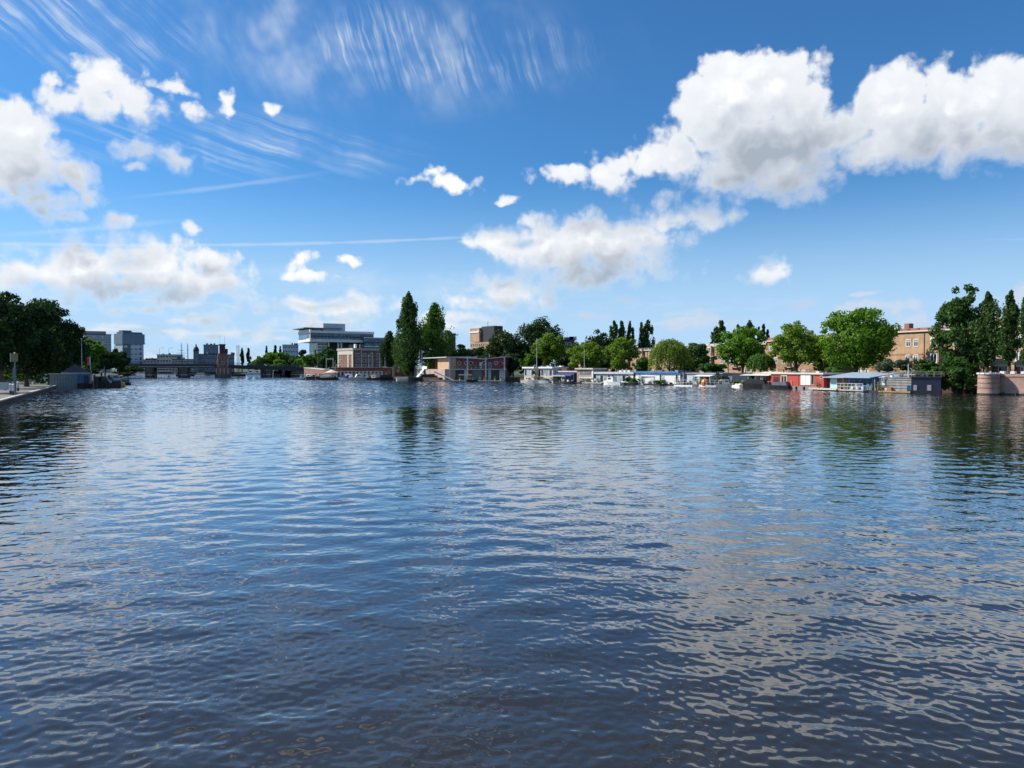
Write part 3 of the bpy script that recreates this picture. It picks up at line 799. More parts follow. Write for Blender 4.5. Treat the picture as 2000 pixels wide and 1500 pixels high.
MB().tube((1.3, 3, ZP(672, 333)), (1.3, 3, ZP(655, 333)), .05, n=4).part('mast', STEEL, tw)
MB().tube((3.2, 3, ZP(672, 333)), (3.2, 3, ZP(657, 333)), .05, n=4).part('mast', STEEL, tw)
# tall ship masts and bridge poles
def yard_mast(px, d, top, label, yards, r=0.22):
    p = W(px, d); h = ZP(top, d)
    t = thing('ship_mast', label, 'mast', loc=(p.x, p.y, 0))
    MB().tube((0, 0, 0), (0, 0, h), r, r * .55, 6).part('pole', SLATE, t)
    for f, l in yards: MB().tube((-l, 0, h * f), (l, 0, h * f), .09, n=5).part('yard', SLATE, t)
    MB().tube((.55, 0, 1), (.35, 0, h * .96), .10, .05, 5).part('shroud', SLATE, t)
    MB().plan([(-2.4, -1), (0, -1.3), (3.4, 0), (0, 1.3), (-2.4, 1)], -.3, 1.1).part('hull', DARK, t)
yard_mast(354.5, 352 + 24, 670, 'paired dark masts with cross yards above the bridge deck', ((.62, 1.8), (.70, 2.2), (.78, 1.4)))
yard_mast(366.5, 352 + 28, 671, 'single thin dark mast right of the paired ones above the bridge', ((.8, .5),))
yard_mast(463, 352 + 24, 674, 'slim dark pole just right of the bridge tower, left of two', ((.95, .3),), .16)
yard_mast(466.5, 352 + 30, 673, 'slim dark pole just right of the bridge tower, right of two', ((.95, .3),), .16)
# lamp posts on the bridge
for i, (px, lab) in enumerate(((312, 'thin lamp post on the bridge left of the ship masts'), (330, 'thin lamp post on the bridge nearest the paired masts'), (580, 'thin lamp post over the right bridge spans'), (620, 'thin lamp post at the right bridge head'))):
    p = W(px, 341); t = thing('street_lamp', lab, 'street lamp', loc=(p.x, p.y, zt(min(px, 612))), group='lamps on the bridge')
    MB().tube((0, 0, 0), (0, 0, 7.0), .09, .05, 6).part('pole', STEEL, t); MB().tube((0, 0, 7), (1.4, 0, 7.25), .05, .04, 5).part('arm', STEEL, t)
    MB().box(1.0, 1.8, -.14, .14, 7.15, 7.32).part('lamp_head', LIGHTGREY, t)

# ================================================================== far city
def flat_block(name, label, F, top_px, base, depth, m, rows, cols, wm=WHITE, pm=GLASS, pxr=None, bars=0, h=1.5, w=1.5, cat='building', roof=ROOFD, par=0.5, zs=None):
    """plain city block: body, roof slab, parapet and one window per opening"""
    t = thing(name, label, cat, F)
    H = F.z((pxr or 0) or (F.A.x / F.A.y * FPX + 1000), top_px)
    MB().box(0, F.L, 0, depth, base, H - par).part('wall', m, t)
    MB().box(-.2, F.L + .2, -.2, depth + .2, H - par, H).part('roof', roof, t)
    rq = random.Random(int(F.L * 100))
    for q in range(3):
        xx = F.L * rq.uniform(.1, .8); MB().box(xx, xx + rq.uniform(1, 3), depth * .3, depth * .6, H, H + rq.uniform(.6, 1.8)).part('roof_unit', SLATE if q else LIGHTGREY, t)
    MB().tube((F.L * .5, depth * .4, H), (F.L * .5, depth * .4, H + 3.2), .06, n=4).part('aerial', STEEL, t)
    for r_ in range(rows):
        z = base + (H - par - base) * (r_ + .35) / rows
        for c in range(cols): window(t, F, F.L * (c + .5) / cols - w / 2, z, w, min(h, (H - base) / rows * .62), wm, pm, bars)
    return t, H
# pale offices far left
FA = FPerp(168, 600, 218)
t, H = flat_block('office_block', 'pale grey stepped office block behind the green tree at left', FA, 652, 1, 30, mat('blue_grey_panels', (.24, .28, .31), .55, .12), 7, 3, LIGHTGREY, GLASS, w=6.0, h=1.7)
FA2 = FPerp(163, 603, 212)
MB().box(0, FA2.L * .92, 4, 22, H, FA2.z(170, 646)).part('penthouse', MATS['blue_grey_panels'], t, FA2)
MB().box(-8, 0, 6, 26, 1, FA2.z(160, 654)).part('side_wing', MATS['blue_grey_panels'], t, FA2)
FBo = FP(240, 560, 281, 574)
tb = thing('office_tower', 'grey blue office tower with stepped top and white lettering, left of the bridge', 'building', FBo)
zb1, zb2 = FBo.z(250, 672), FBo.z(250, 652)
MB().box(0, FBo.L, 0, 9, 1, zb1).part('wall', LIGHTGREY, tb)
MB().box(-.5, FBo.L + .6, -.6, 10, zb1, zb2).part('upper_storeys', mat('blue_grey_cladding', (0.15, 0.21, 0.26), .5, .12), tb)
MB().box(2, FBo.L * .55, 3, 8, zb2 + .01, FBo.z(250, 645)).part('plant_room', SLATE, tb)
MB().box(1, FBo.L - .2, 1, 9, zb2, zb2 + 1.4).part('parapet', SLATE, tb)
FS = FP(224, 567, 239.9, 560)
MB().box(0, FS.L, 0, 6, 1, zb2 - 1.5).part('side_wall', mat('shade_toned_cladding', (.10, .13, .16), .5, .15), tb, FS)  # shade on this left face is put into its darker cladding colour
for r_ in range(3): window(tb, FS, .6, zb2 - 5.5 - r_ * 3.3, FS.L - 1.2, 1.6, LIGHTGREY, GLASS, 5)
for r_ in range(6):
    z = 3 + r_ * 3.6
    for xx in (FBo.L - 3.4,): window(tb, FBo, xx, z, 1.7, 2.2, LIGHTGREY, GLASS, 0)
    for xx in (1.5, 5.2, 9.0): window(tb, FBo, xx, z, 2.6, 1.2, LIGHTGREY, GLASS, 2)
for c in range(9):                                          # lettering too far off to read: separate pale marks
    MB().box(1.2 + c * 1.35, 2.2 + c * 1.35, -.25, -.002, zb1 - 2.6, zb1 - 1.2).part('letter', WHITE, tb)
MB().box(FBo.L, FBo.L + 4.5, 4, 6, zb1 + .4, zb1 + .9).part('sign_arm', WHITE, tb)
flat_block('apartment_block', 'low beige apartment block seen above the bridge left of the masts', FPerp(307, 620, 357), 692, 1, 16, STONE, 4, 9, WHITE, GLASS, w=2.2, h=1.8)
flat_block('apartment_block', 'small white windowed block half hidden behind the paired masts', FPerp(336, 600, 382), 701, 1, 14, CONC, 3, 8, WHITE, GLASS, w=1.6, h=1.4)
flat_block('apartment_block', 'low dark roofed block behind the left bridge piers', FPerp(280, 560, 306), 702, 1, 14, CONC, 3, 4, WHITE, GLASS, w=1.6, h=1.4)
FC = FPerp(378, 560, 389)
ch = thing('domed_tower', 'dark domed corner turret with a small lantern above the bridge', 'tower', FC)
zz = FC.z(383, 686)
MB().box(0, FC.L, 0, 4, 1, zz).part('wall', SLATE, ch)
rr = FC.L / 2
MB().lathe([(rr * 1.1, zz), (rr * 1.05, zz + 1.2), (rr * .8, zz + 2.6), (rr * .35, zz + 3.6), (rr * .25, zz + 3.7), (rr * .25, zz + 4.6), (.05, zz + 5.6)], 12, (rr, 2)).part('dome', ROOFD, ch, smooth=True)
for r_ in range(4): window(ch, FC, 1.2, 3 + r_ * 3.1, 1.6, 1.9, LIGHTGREY, GLASS, 1)
flat_block('office_block', 'wide grey office range left of the bridge tower', FPerp(386, 565, 424), 691, 1, 14, SLATE, 4, 7, LIGHTGREY, GLASSB, w=1.3, h=2.0)
flat_block('office_block', 'darker taller office block rising left of the bridge tower', FPerp(398, 580, 427), 673, 1, 16, SLATE, 6, 6, LIGHTGREY, GLASSB, w=1.2, h=2.2)
flat_block('office_block', 'low grey block right of the bridge tower', FPerp(444, 565, 458), 692, 1, 14, SLATE, 4, 4, LIGHTGREY, GLASSB, w=1.0, h=1.6)
flat_block('office_block', 'plain grey office slab behind the trees right of the bridge tower', FPerp(552, 620, 583), 673, 1, 16, LIGHTGREY, 6, 6, LIGHTGREY, GLASSB, w=1.6, h=1.6)

# cantilevered glass office
FO = Frame(W(608, 430)[:2], W(752, 452)[:2]); SO = Frame(W(593, 450)[:2], W(608, 430)[:2])
of = thing('glass_office', 'large white banded glass office with overhanging upper floors and roof box', 'building', FO)
z = lambda q: FO.z(620, q)
dp = 26
xr = FO.x(730)
MB().box(0, xr, 0, dp, z(665), z(648)).part('upper_floors', GLASSB, of)
for q, hh in ((648, 1.3), (665, 1.5)): 
    MB().box(-.5, xr + .2, -.5, dp, z(q) - hh / 2, z(q) + hh / 2).part('white_band', WHITE, of)
MB().box(-.1, xr, -.12, -.01, z(658), z(656)).part('dark_band', ROOFD, of)
MB().box(.003, 20.5, 6, dp, z(647.0), z(641)).part('set_back_floor', GLASSB, of)
MB().box(-3, 19, 3, dp + 2, z(641), z(639.4)).part('roof_canopy', SLATE, of)
MB().box(FO.x(637), FO.x(680), 5, dp, z(647.4), z(630)).part('roof_box', LIGHTGREY, of)
MB().box(4.5, FO.x(643), 3, dp - 6, 1.0, z(667)).part('lower_floors', GLASSB, of)
for q in (669, 675, 681, 687, 693, 699): MB().box(4.0, FO.x(641), 2.4, 2.99, z(q + 1), z(q - 1)).part('white_band', WHITE, of)
MB().box(FO.x(643) + .01, FO.x(708), 8, dp - 1, 1.0, z(667)).part('recessed_floors', mat('dark_cladding', (0.028, 0.028, 0.04), .5, .2), of)
for p in (643, 662, 668): MB().box(FO.x(p), FO.x(p) + .8, 2, 2.8, 1.0, z(667)).part('column', WHITE, of)
MB().box(FO.x(690), FO.x(703), 7.9, 7.99, z(682), z(671)).part('ribbon_window', CURTAIN, of)
MB().box(FO.x(708) + .01, FO.x(775), -3.5, dp, 1.0, z(658)).part('right_wing', GLASST, of)
for q in (658, 667, 675.5, 684): MB().box(FO.x(707.5), FO.x(775), -4, -3.51, z(q + 1), z(q - .6)).part('white_band', WHITE if q != 667 else ROOFD, of)
for i in range(18): 
    xx = 1.0 + i * (xr - 2) / 17; MB().box(xx, xx + .15, -.25, -.13, z(664), z(649)).part('mullion', STEEL, of)
for i in range(12): 
    xx = FO.x(711) + i * 2.6; MB().box(xx, xx + .15, -3.8, -3.52, z(683), z(659)).part('mullion', STEEL, of)
for q0, q1 in ((661, 651),):
    MB().box(.2, SO.L - .1, -.3, .1, SO.z(600, 664), SO.z(600, 650)).part('end_wall', mat('brown_slat_cladding', (0.30, 0.26, 0.23), .7, .15), of, SO)
for q in (648, 665): MB().box(-.4, SO.L, -.75, .3, SO.z(600, q) - .8, SO.z(600, q) + .8).part('white_band', WHITE, of, SO)
# brick warehouse with pale sunny end
G0 = W(690, 290); ug = Vector((math.cos(R(40)), math.sin(R(40)), 0)); vg = Vector((-ug.y, ug.x, 0))
FG = Frame(G0[:2], (G0 + ug * 22)[:2]); SG = Frame((G0 + vg * 12.3)[:2], G0[:2])
wh = thing('brick_warehouse', 'red brick building with pale stone corners below the glass office', 'building', FG)
zz = FG.z(690, 684)
MB().box(0, 22, 0, 12.3, 1, zz).part('wall', BRK_RED, wh)
MB().box(-.35, 22.3, -.35, 12.6, zz, zz + .8).part('roof', STONE, wh)
for xx in (0, SG.L - 1.0, SG.L - 4.3): MB().box(xx, xx + .9, -.14, -.003, 1, zz).part('stone_pilaster', CREAM, wh, SG)
MB().box(0, SG.L, -.16, -.004, zz - 1.6, zz - .003).part('stone_frieze', CREAM, wh, SG)
for r_ in range(4):
    z_ = 2.0 + r_ * 2.1
    window(wh, SG, 1.1, z_, 1.5, 1.2, CREAM, GLASS, 1); window(wh, SG, SG.L - 3.2, z_, .9, 1.1, CREAM, GLASS, 0)
    for c in range(7): window(wh, FG, 1.0 + c * 2.9, z_, 1.9, 1.35, LIGHTGREY, GLASSB, 2)
for i, xx in enumerate((3.5, 5.8)): MB().box(xx, xx + .8, 5, 6, zz + .8, zz + 2.5).part('chimney', BRK_DARK if i else WHITE, wh)
# brick hotel-like block with dark cube, behind the boat club
FH = FP(918, 310, 983, 290)
hb = thing('brick_block', 'orange brick block with stepped top and dark cube behind the boat club', 'building', FH)
MB().box(0, FH.L, 0, 5, 1, FH.z(950, 668)).part('wall', BRK_PALE, hb)
MB().box(0, FH.x(936), .003, 5, FH.z(930, 668), FH.z(930, 641)).part('stair_tower', BRK_PALE, hb)
MB().box(-.2, FH.x(936) + .05, -.2, 5.1, FH.z(930, 650), FH.z(930, 647)).part('white_band', WHITE, hb)
MB().box(FH.x(963), FH.L - .01, .004, 4, FH.z(970, 668), FH.z(970, 652)).part('upper_wall', BRK_PALE, hb)
MB().box(FH.x(936) + .06, FH.x(961), 1, 5, FH.z(950, 668), FH.z(950, 637)).part('dark_cube', mat('dark_metal_cladding', (.02, .022, .028), .6, .2), hb)
MB().tube((FH.x(947), 1.4, FH.z(947, 664)), (FH.x(947), 1.4, FH.z(947, 628)), .12, n=6).part('flue', LIGHTGREY, hb)
MB().tube((FH.x(966), 2.5, FH.z(966, 652)), (FH.x(966), 2.5, FH.z(966, 643)), .9, n=10).part('vent_stack', ROOFD, hb)
for r_, q in enumerate((672, 684, 696)):
    for c in range(8): window(hb, FH, .7 + c * 1.55, FH.z(950, q + 4), .8, 1.2, CREAM, GLASS, 0)
for c in range(3): window(hb, FH, FH.x(968) + c * 1.3 - 1, FH.z(970, 664), .7, .8, CREAM, GLASS, 0)
FD = FP(872, 330, 890, 332)
dkb, _ = flat_block('dark_block', 'dark brick tower block right of the two tall poplars', FD, 651, 1, 14, BRK_DARK, 7, 3, SLATE, GLASS, w=.8, h=1.3)
flat_block('dark_block', 'dark brick block in shade behind the lime trees at centre', FP(1097, 300, 1122, 300), 663, 1, 14, BRK_DARK, 5, 4, WHITE, GLASS, w=.9, h=1.2)
# ================================================================== brick apartment row along the right bank
rc0 = random.Random(5)
AU = Vector((0.389, -0.921, 0)); A0 = Vector((78, 150, 0))
def row_point(px):
    k = (px - 1000) / FPX; t = (k * A0.y - A0.x) / (AU.x - k * AU.y); return A0 + AU * t
def apartments(label, pa, pb, top, roof_m, roof_h, wall_m, first, period, rows=(8.05, 5.05, 2.05), bay_first=0.0, chim=()):
    F = Frame(row_point(pa)[:2], row_point(pb)[:2])
    t = thing('apartment_house', label, 'building', F, group='brick apartment houses along the right bank')
    MB().box(0, F.L, 0, 11, 0.9, top).part('wall', wall_m, t)
    rf = MB().side([(-.35, top), (.2, top + roof_h), (8, top + roof_h + .3), (11.3, top)], -.1, F.L + .1).part('roof', roof_m, t)
    MB().box(-.1, F.L + .1, -.38, -.003, top - .28, top - .02).part('gutter', CREAM, t)
    for xx in chim: MB().box(xx, xx + 1.1, 2, 3.2, top + roof_h - .2, top + roof_h + 1.1).part('chimney', BRK_RED, rf, F, up=t)
    for i_ in range(1, int(F.L / 9) + 1): MB().tube((i_ * 9.0 - .6, -.09, .9), (i_ * 9.0 - .6, -.09, top - .3), .06, n=5).part('drainpipe', SLATE, t)
    for i_ in range(int(F.L / 2.2)): MB().box(i_ * 2.2 + .2, i_ * 2.2 + .75, -.30, .2, top + .02, top + .38).part('roof_tooth', BRK_RED if roof_m is TILE else CONC, t)
    for z_ in (rows[0] - 1.55, rows[1] - 1.55): MB().box(0, F.L, -.05, -.004, z_, z_ + .16).part('brick_band', BRK_RED, t)
    x = first
    while x < F.L - 1.2:
        for z in rows:
            for dx in (0.0, 1.75): 
                if x + dx < F.L - 1.1: window(t, F, x + dx, z, 1.1, 1.5, WHITE, CURTAIN if rc0.random() < .3 else GLASS, 1, cross=True, bw=.15)
        x += period
    x = first + bay_first
    while x < F.L - 2:
        if x > .1:
            by = MB().box(x, x + 1.9, -.75, -.004, rows[1] - .9, rows[0] + 1.9).part('bay', wall_m, t)
            for z in rows[:2]:
                window(t, F, x + .2, z - .15, 1.5, 1.75, WHITE, GLASS, 1, y=-.75, bw=.2)
                MB().box(x + 1.9, x + 3.0, -.9, -.005, z - 1.0, z - .85).part('balcony_slab', STONE, t)
                MB().box(x + 1.95, x + 3.0, -.9, -.84, z - .84, z + .05).part('balcony_front', BRK_DARK, t)
        x += period
    return t, F
apartments('tan brick apartment house with tiled edge at the far right, behind the poplars', 1733, 2045, 11.2, TILE, .5, BRK_PALE, 4.3, 10.0, bay_first=-4.2, chim=(2.2, 21))
apartments('tan brick apartment house showing between the two big lime trees', 1602, 1733, 10.9, TILE, .5, BRK_PALE, 1.6, 9.0, bay_first=-3.6)
apartments('tan brick apartment house with low tiled roof behind the small willow', 1497, 1602, 10.6, TILE, .7, BRK, 1.0, 9.0, bay_first=-4.0, chim=(3.5,))
apartments('tan brick apartment house with a pale flat roof edge behind the round shrub', 1345, 1497, 10.0, CONC, .5, BRK_PALE, 4.5, 9.5, bay_first=4.6)
apartments('narrow brick apartment house between the yellow green trees', 1236, 1345, 9.6, ROOFD, .6, BRK, 1.2, 8.0, bay_first=3.4)
apartments('shaded brick apartment house half hidden behind the central trees', 1120, 1236, 9.8, BRK_DARK, .5, BRK, 1.5, 8.0, bay_first=3.4)

# ================================================================== bastion and quay wall far right
p = W(1931, 110.3)
bs = thing('round_bastion', 'round pink brick bastion at the end of the quay wall', 'bastion', loc=(p.x, p.y, 0))
rb = 19 * 110.3 / FPX
MB().lathe([(rb * 1.02, -.8), (rb, .4), (rb * .97, 3.0), (rb * .97, 3.02)], 48).part('drum', BRK_PINK, bs, smooth=False)
TIDE = mat('wet_algae', (.035, .045, .025), .45, .4, 1.5)
MB().lathe([(rb * 1.03, -.8), (rb * 1.025, .28)], 24).part('tide_line', TIDE, bs)
for z_ in (1.0, 1.7, 2.4): MB().lathe([(rb * 1.008, z_), (rb * 1.008, z_ + .12)], 48).part('brick_band', BRK_RED, bs)
for i in range(14):
    a = 2 * math.pi * i / 14; M_ = MB().box(-.27, .27, -.2, .2, 3.0, 3.22)
    o = M_.part('coping_stone', WHITE, bs); o.rotation_euler = (0, 0, a + math.pi / 2); o.location = (math.cos(a) * rb * .93, math.sin(a) * rb * .93, 0)
FWl = Frame((p.x + 1.15, p.y - .2), (p.x + 24, p.y - 27.5))
wl = thing('quay_parapet', 'long pink brick quay wall with white capstones at the right edge', 'wall', FWl)
MB().box(0, FWl.L, 0, .8, -.8, 3.05).part('wall', BRK_PINK, wl)
MB().box(0, FWl.L, -.02, -.003, -.8, .3).part('tide_line', TIDE, wl)
MB().box(0, FWl.L, -.05, -.004, 2.55, 2.72).part('brick_band', BRK_RED, wl)
for i in range(16): MB().box(i * 1.3 + .3, i * 1.3 + .85, -.06, .86, 3.05, 3.42).part('capstone', WHITE, wl)
for i in range(14): MB().tube((i * 1.6 + .8, -.25, -.6), (i * 1.6 + .8, -.25, .45), .10, n=6).part('mooring_stake', DWOOD, wl)
# little pavilions behind the wall
def pavilion(label, pa, pb, d, roof_top, eave, hip=True, door=True, wm=BRK_RED):
    F = FP(pa, d, pb, d - (pb - pa) * .03, 1.1)
    t = thing('garden_pavilion', label, 'pavilion', F, group='pavilions behind the quay wall')
    ze, zr = F.z(pa, eave), F.z(pa, roof_top); L = F.L
    MB().box(.25, L - .25, .25, 4, 0, ze).part('wall', wm, t)
    b = MB(); b.add([(-.2, -.2, ze), (L + .2, -.2, ze), (L + .2, 4.4, ze), (-.2, 4.4, ze), (L * .35, 2, zr), (L * .65, 2, zr)],
                    [(0, 1, 5, 4), (1, 2, 5), (2, 3, 4, 5), (3, 0, 4), (3, 2, 1, 0)])
    b.part('roof', TAN, t)
    MB().box(.1, L - .1, .1, .245, ze - .35, ze - .02).part('fascia', WHITE, t)
    if door: window(t, F, L * .35, .1, L * .42, ze - .5, WHITE, GLASS, 1, y=.25, name='door')
    return t
pavilion('brick pavilion with white double door left of the first pollarded poplar', 1911, 1932, 119, 702, 711)
pavilion('brick pavilion with tan hipped roof between the two poplars behind the wall', 1938, 1971, 119, 700, 711)
pavilion('brick pavilion with tan roof at the right picture edge', 1983, 2012, 117, 702, 712)
MB().box(0, 1.3, 0, 1.3, 0, ZP(688, 122) - 1.1).lone('brick_chimney', BRK_PALE, 'pale brick chimney stack beside the left pavilion', 'chimney', loc=(*W(1912, 122)[:2], 1.1))

# ================================================================== houseboats, right to left
HBX = [(770, 259), (800, 240), (860, 231), (985, 227), (1020, 211), (1100, 197), (1180, 187), (1240, 178), (1320, 168), (1430, 156), (1500, 146), (1600, 134), (1690, 122), (1780, 117), (1838, 115)]
def hd(px): return float(np.interp(px, [a for a, _ in HBX], [b for _, b in HBX]))
def hframe(pa, pb): return FP(pa, hd(pa), pb, hd(pb))
def hull(t, F, x0, x1, m, top=.45, y0=0.0, y1=5.4, name='hull'):
    return MB().prism([(x0, top), (x0 + .15, -.5), (x1 - .15, -.5), (x1, top)], y0, y1).part(name, m, t, F)
rc = random.Random(77)
POTC = [mat('terracotta_pot', (.40, .19, .11), .8, .15), DWOOD, WHITE, PBLUE, SLATE, YELLOW, DRED, GREYW]
L_POT = leaves('pot_plant_foliage', (0.10, 0.20, 0.03), 0.35)
def clutter(t, F, x0, x1, y, z, n, roof=False):
    """pots, crates, chairs, poles: the small things that collect on a lived-in deck or roof"""
    for i in range(n):
        x = x0 + (x1 - x0) * (i + rc.uniform(.15, .85)) / n; yy = y + rc.uniform(-.15, .35); k_ = rc.random(); m_ = rc.choice(POTC)
        if k_ < .42:
            h = rc.uniform(.25, .45); o = MB().lathe([(.13, z), (.2, z + h)], 8, (x, yy)).part('flower_pot', m_, t, F)
            w = 60; c = np.array([x, yy, z + h + .28]) + rngT.normal(size=(w, 3)) * np.array([.2, .2, .22])
            T = mat_of(t).inverted() @ F.M; C = np.array([tuple(T @ Vector(v)) for v in c])
            leaf_part('pot_plant', C, rngT.normal(size=(w, 3)), np.full(w, .11), L_POT, o)
        elif k_ < .6: MB().box(x, x + rc.uniform(.35, .8), yy, yy + .4, z, z + rc.uniform(.3, .7)).part('crate', m_, t, F)
        elif k_ < .74 and not roof:
            b = MB().box(x, x + .5, yy, yy + .5, z + .38, z + .44).box(x, x + .5, yy + .46, yy + .52, z + .44, z + .95)
            for a in (.03, .43):
                for c in (.03, .43): b.box(x + a, x + a + .05, yy + c, yy + c + .05, z, z + .38)
            b.part('chair', m_, t, F)
        elif k_ < .88: MB().tube((x, yy, z), (x + rc.uniform(-.1, .1), yy, z + rc.uniform(1.0, 2.2)), .04, n=5).part('pole', rc.choice((WHITE, GREYW, STEEL)), t, F)
        else: MB().tube((x, yy, z), (x, yy, z + .35), .25, .28, 9).part('barrel', m_, t, F)
def skylights(t, F, x0, x1, y, z, n):
    for i in range(n):
        x = x0 + (x1 - x0) * (i + rc.uniform(.2, .7)) / n; k_ = rc.random()
        if k_ < .4: MB().box(x, x + .9, y, y + .9, z, z + .28).part('skylight', rc.choice((WHITE, CURTAIN, SLATE)), t, F)
        elif k_ < .75: MB().tube((x, y, z), (x, y, z + rc.uniform(.5, 1.1)), .09, n=6).part('stove_pipe', rc.choice((STEEL, DARK)), t, F)
        else: MB().box(x, x + 1.5, y, y + 1, z + .15, z + .22).part('solar_panel', GLASSB, t, F)
# 1 navy boat
F = hframe(1780, 1838); t = thing('houseboat', 'navy dark houseboat box with two pale shutters beside the leafy bank', 'houseboat', F)
hull(t, F, -.1, F.L + .1, DARK, .5, .02, 5.4)
MB().box(0, F.L, .1, 5.2, .5, F.z(1800, 737)).part('wall', NAVY, t)
MB().box(-.15, F.L + .15, -.05, 5.35, F.z(1800, 737), F.z(1800, 735.5)).part('roof', ROOFD, t)
for a, c in ((1784, 1791), (1811, 1819)): panel(t, F, a, 752, c, 764, mat('pale_shutter', (.42, .36, .36), .6, .1), 'shutter', .03, .12)
railing(t, F, 0, F.L, .2, .2, F.z(1800, 735.5), .75, GREYW, 1.1); railing(t, F, 0, F.L, 4.9, 4.9, F.z(1800, 735.5), .75, GREYW, 1.1)
for i in range(5): MB().tube((.8 + i * .9, 2.5 + .3 * (i % 2), F.z(1800, 735.5)), (.8 + i * .9, 2.5, F.z(1800, 735.5) + .5 + .1 * (i % 3)), .22, .3, 8).part('plant_tub', DWOOD, t)
clutter(t, F, .3, F.L - .3, .5, F.z(1800, 735.5), 6, True)
# 2 weathered cabin boat
F = hframe(1716, 1780); t = thing('houseboat', 'weathered grey timber houseboat with blue corner window and roof railing', 'houseboat', F)
hull(t, F, -.2, F.L, DARK, .35, -.3, 5.4)
MB().box(.1, F.L, -.34, -.31, .12, .34).part('rubbing_strake', mat('ochre_timber', (.42, .28, .08), .6, .2), t)
xs = F.x(1735)
MB().prism([(.2, .35), (F.L - .05, .35), (F.L - .05, F.z(1770, 738)), (xs, F.z(1770, 738)), (xs - .3, F.z(1730, 745)), (.2, F.z(1722, 756))], .1, 5.0).part('wall', GREYW, t)
for i in range(5): MB().box(.5 + i * .12, F.L - .06, .06, .098, .75 + i * .42, .80 + i * .42).part('plank_joint', DWOOD, t)
MB().box(xs - .1, F.L + .05, .0, 5.1, F.z(1770, 738), F.z(1770, 737)).part('roof', GREYW, t)
winpx(t, F, 1771, 752, 1779.5, 765, fmat=mat('turquoise_frame', (.05, .27, .38), .5, .1), pmat=GLASS, y=.1)
winpx(t, F, 1722.5, 736, 1727, 746, fmat=WHITE, pmat=GLASS, bars=0, y=.0)
MB().box(F.x(1722), F.x(1728), .05, 2, 1.2, F.z(1725, 735)).part('wheelhouse', WHITE, t)
railing(t, F, xs, F.L, .15, .15, F.z(1770, 737), .85, GREYW, 1.1); railing(t, F, xs, xs, .15, 4.9, F.z(1770, 737), .85, GREYW, 1.2)
MB().tube((F.x(1769), 1.0, F.z(1769, 737)), (F.x(1769), 1.0, F.z(1769, 711)), .07, .05, 6).part('flagpole', WHITE, t)
MB().tube((F.x(1737), 1.2, F.z(1740, 737)), (F.x(1737), 1.2, F.z(1740, 733)), .3, .25, 10).part('vent_cowl', WHITE, t)
clutter(t, F, .2, F.x(1734), -.2, .35, 5); clutter(t, F, xs + .2, F.L - .3, 2.5, F.z(1770, 737), 5, True)
# 3 blue houseboat
F = hframe(1606, 1722); t = thing('houseboat', 'long blue trimmed houseboat with pale blue grey sloping roofs and white deck rail', 'houseboat', F)
hull(t, F, -.3, F.L, DARK, .3, .2, 6.4)
x0, x1, x2 = F.x(1609), F.x(1644), F.x(1694)
zr = F.z(1650, 731)
MB().box(x0, x2, 1.2, 6, .3, zr - .35).part('wall', mat('slate_blue_paint', (.10, .20, .31), .55, .12, streak=.2), t)
for (a, c, dz) in ((F.x(1607), F.x(1648), 0), (F.x(1646), F.x(1700), .05)):
    MB().side([(-.1, zr - .62 + dz), (-.1, zr - .50 + dz), (6.3, zr + .30 + dz), (6.3, zr + .18 + dz)], a, c).part('roof', ROOFG, t)
MB().side([(1.5, zr - .50), (1.5, zr - .40), (6.3, zr + .1), (6.3, zr)], F.x(1700), F.x(1733)).part('roof', ROOFG, t)
MB().box(F.x(1611), F.x(1624), 1.12, 1.195, .35, F.z(1617, 738.5)).part('door', PBLUE, t)
sl = MB().box(F.x(1624) + .05, F.x(1644), 1.15, 1.197, .35, F.z(1634, 738.5)).part('slat_screen', WOOD, t)
for i in range(9): MB().box(F.x(1624) + .05, F.x(1644), 1.09, 1.147, .45 + i * .22, .58 + i * .22).part('slat', WOOD, sl, F, up=t)
for a, c in ((1648, 1657), (1658, 1668), (1669.5, 1683), (1684, 1693)): winpx(t, F, a, 739, c, 754, fmat=BLUE, pmat=GLASS, bars=0, y=1.2)
MB().box(x2 + .01, F.L - .2, 3.5, 6, .3, zr - .5).part('back_cabin', NAVY, t)
for xx in (F.x(1696), F.x(1708), F.x(1720)): MB().tube((xx, 1.5, .3), (xx, 1.5, zr - .5), .07, n=6).part('porch_post', BLUE, t)
dk = MB().box(F.x(1588), F.x(1642), -.9, 1.1, .18, .42).part('landing_stage', STONE, t)
MB().box(F.x(1640), F.x(1692), -.6, 1.1, .15, .36).part('deck', GREYW, t)
railing(t, F, F.x(1640), F.x(1691), -.55, -.55, .36, 1.0, WHITE, .9)
for xx in (F.x(1662), F.x(1672), F.x(1683)): MB().box(xx, xx + .5, -.1, .4, .36, .85).part('deck_chair', PBLUE if xx > F.x(1665) else WHITE, t)
for i in range(7): MB().tube((F.x(1698 + i * 3.2), .4, .2), (F.x(1698 + i * 3.2), .4, 1.4 + .35 * (i % 3)), .06, n=5).part('mooring_pole', DWOOD if i % 2 else GREYW, t)
clutter(t, F, F.x(1641), F.x(1690), -.1, .36, 8); clutter(t, F, F.x(1698), F.L - .3, 1.0, .3, 8); skylights(t, F, F.x(1612), F.x(1690), 6.0, zr + .2, 4)
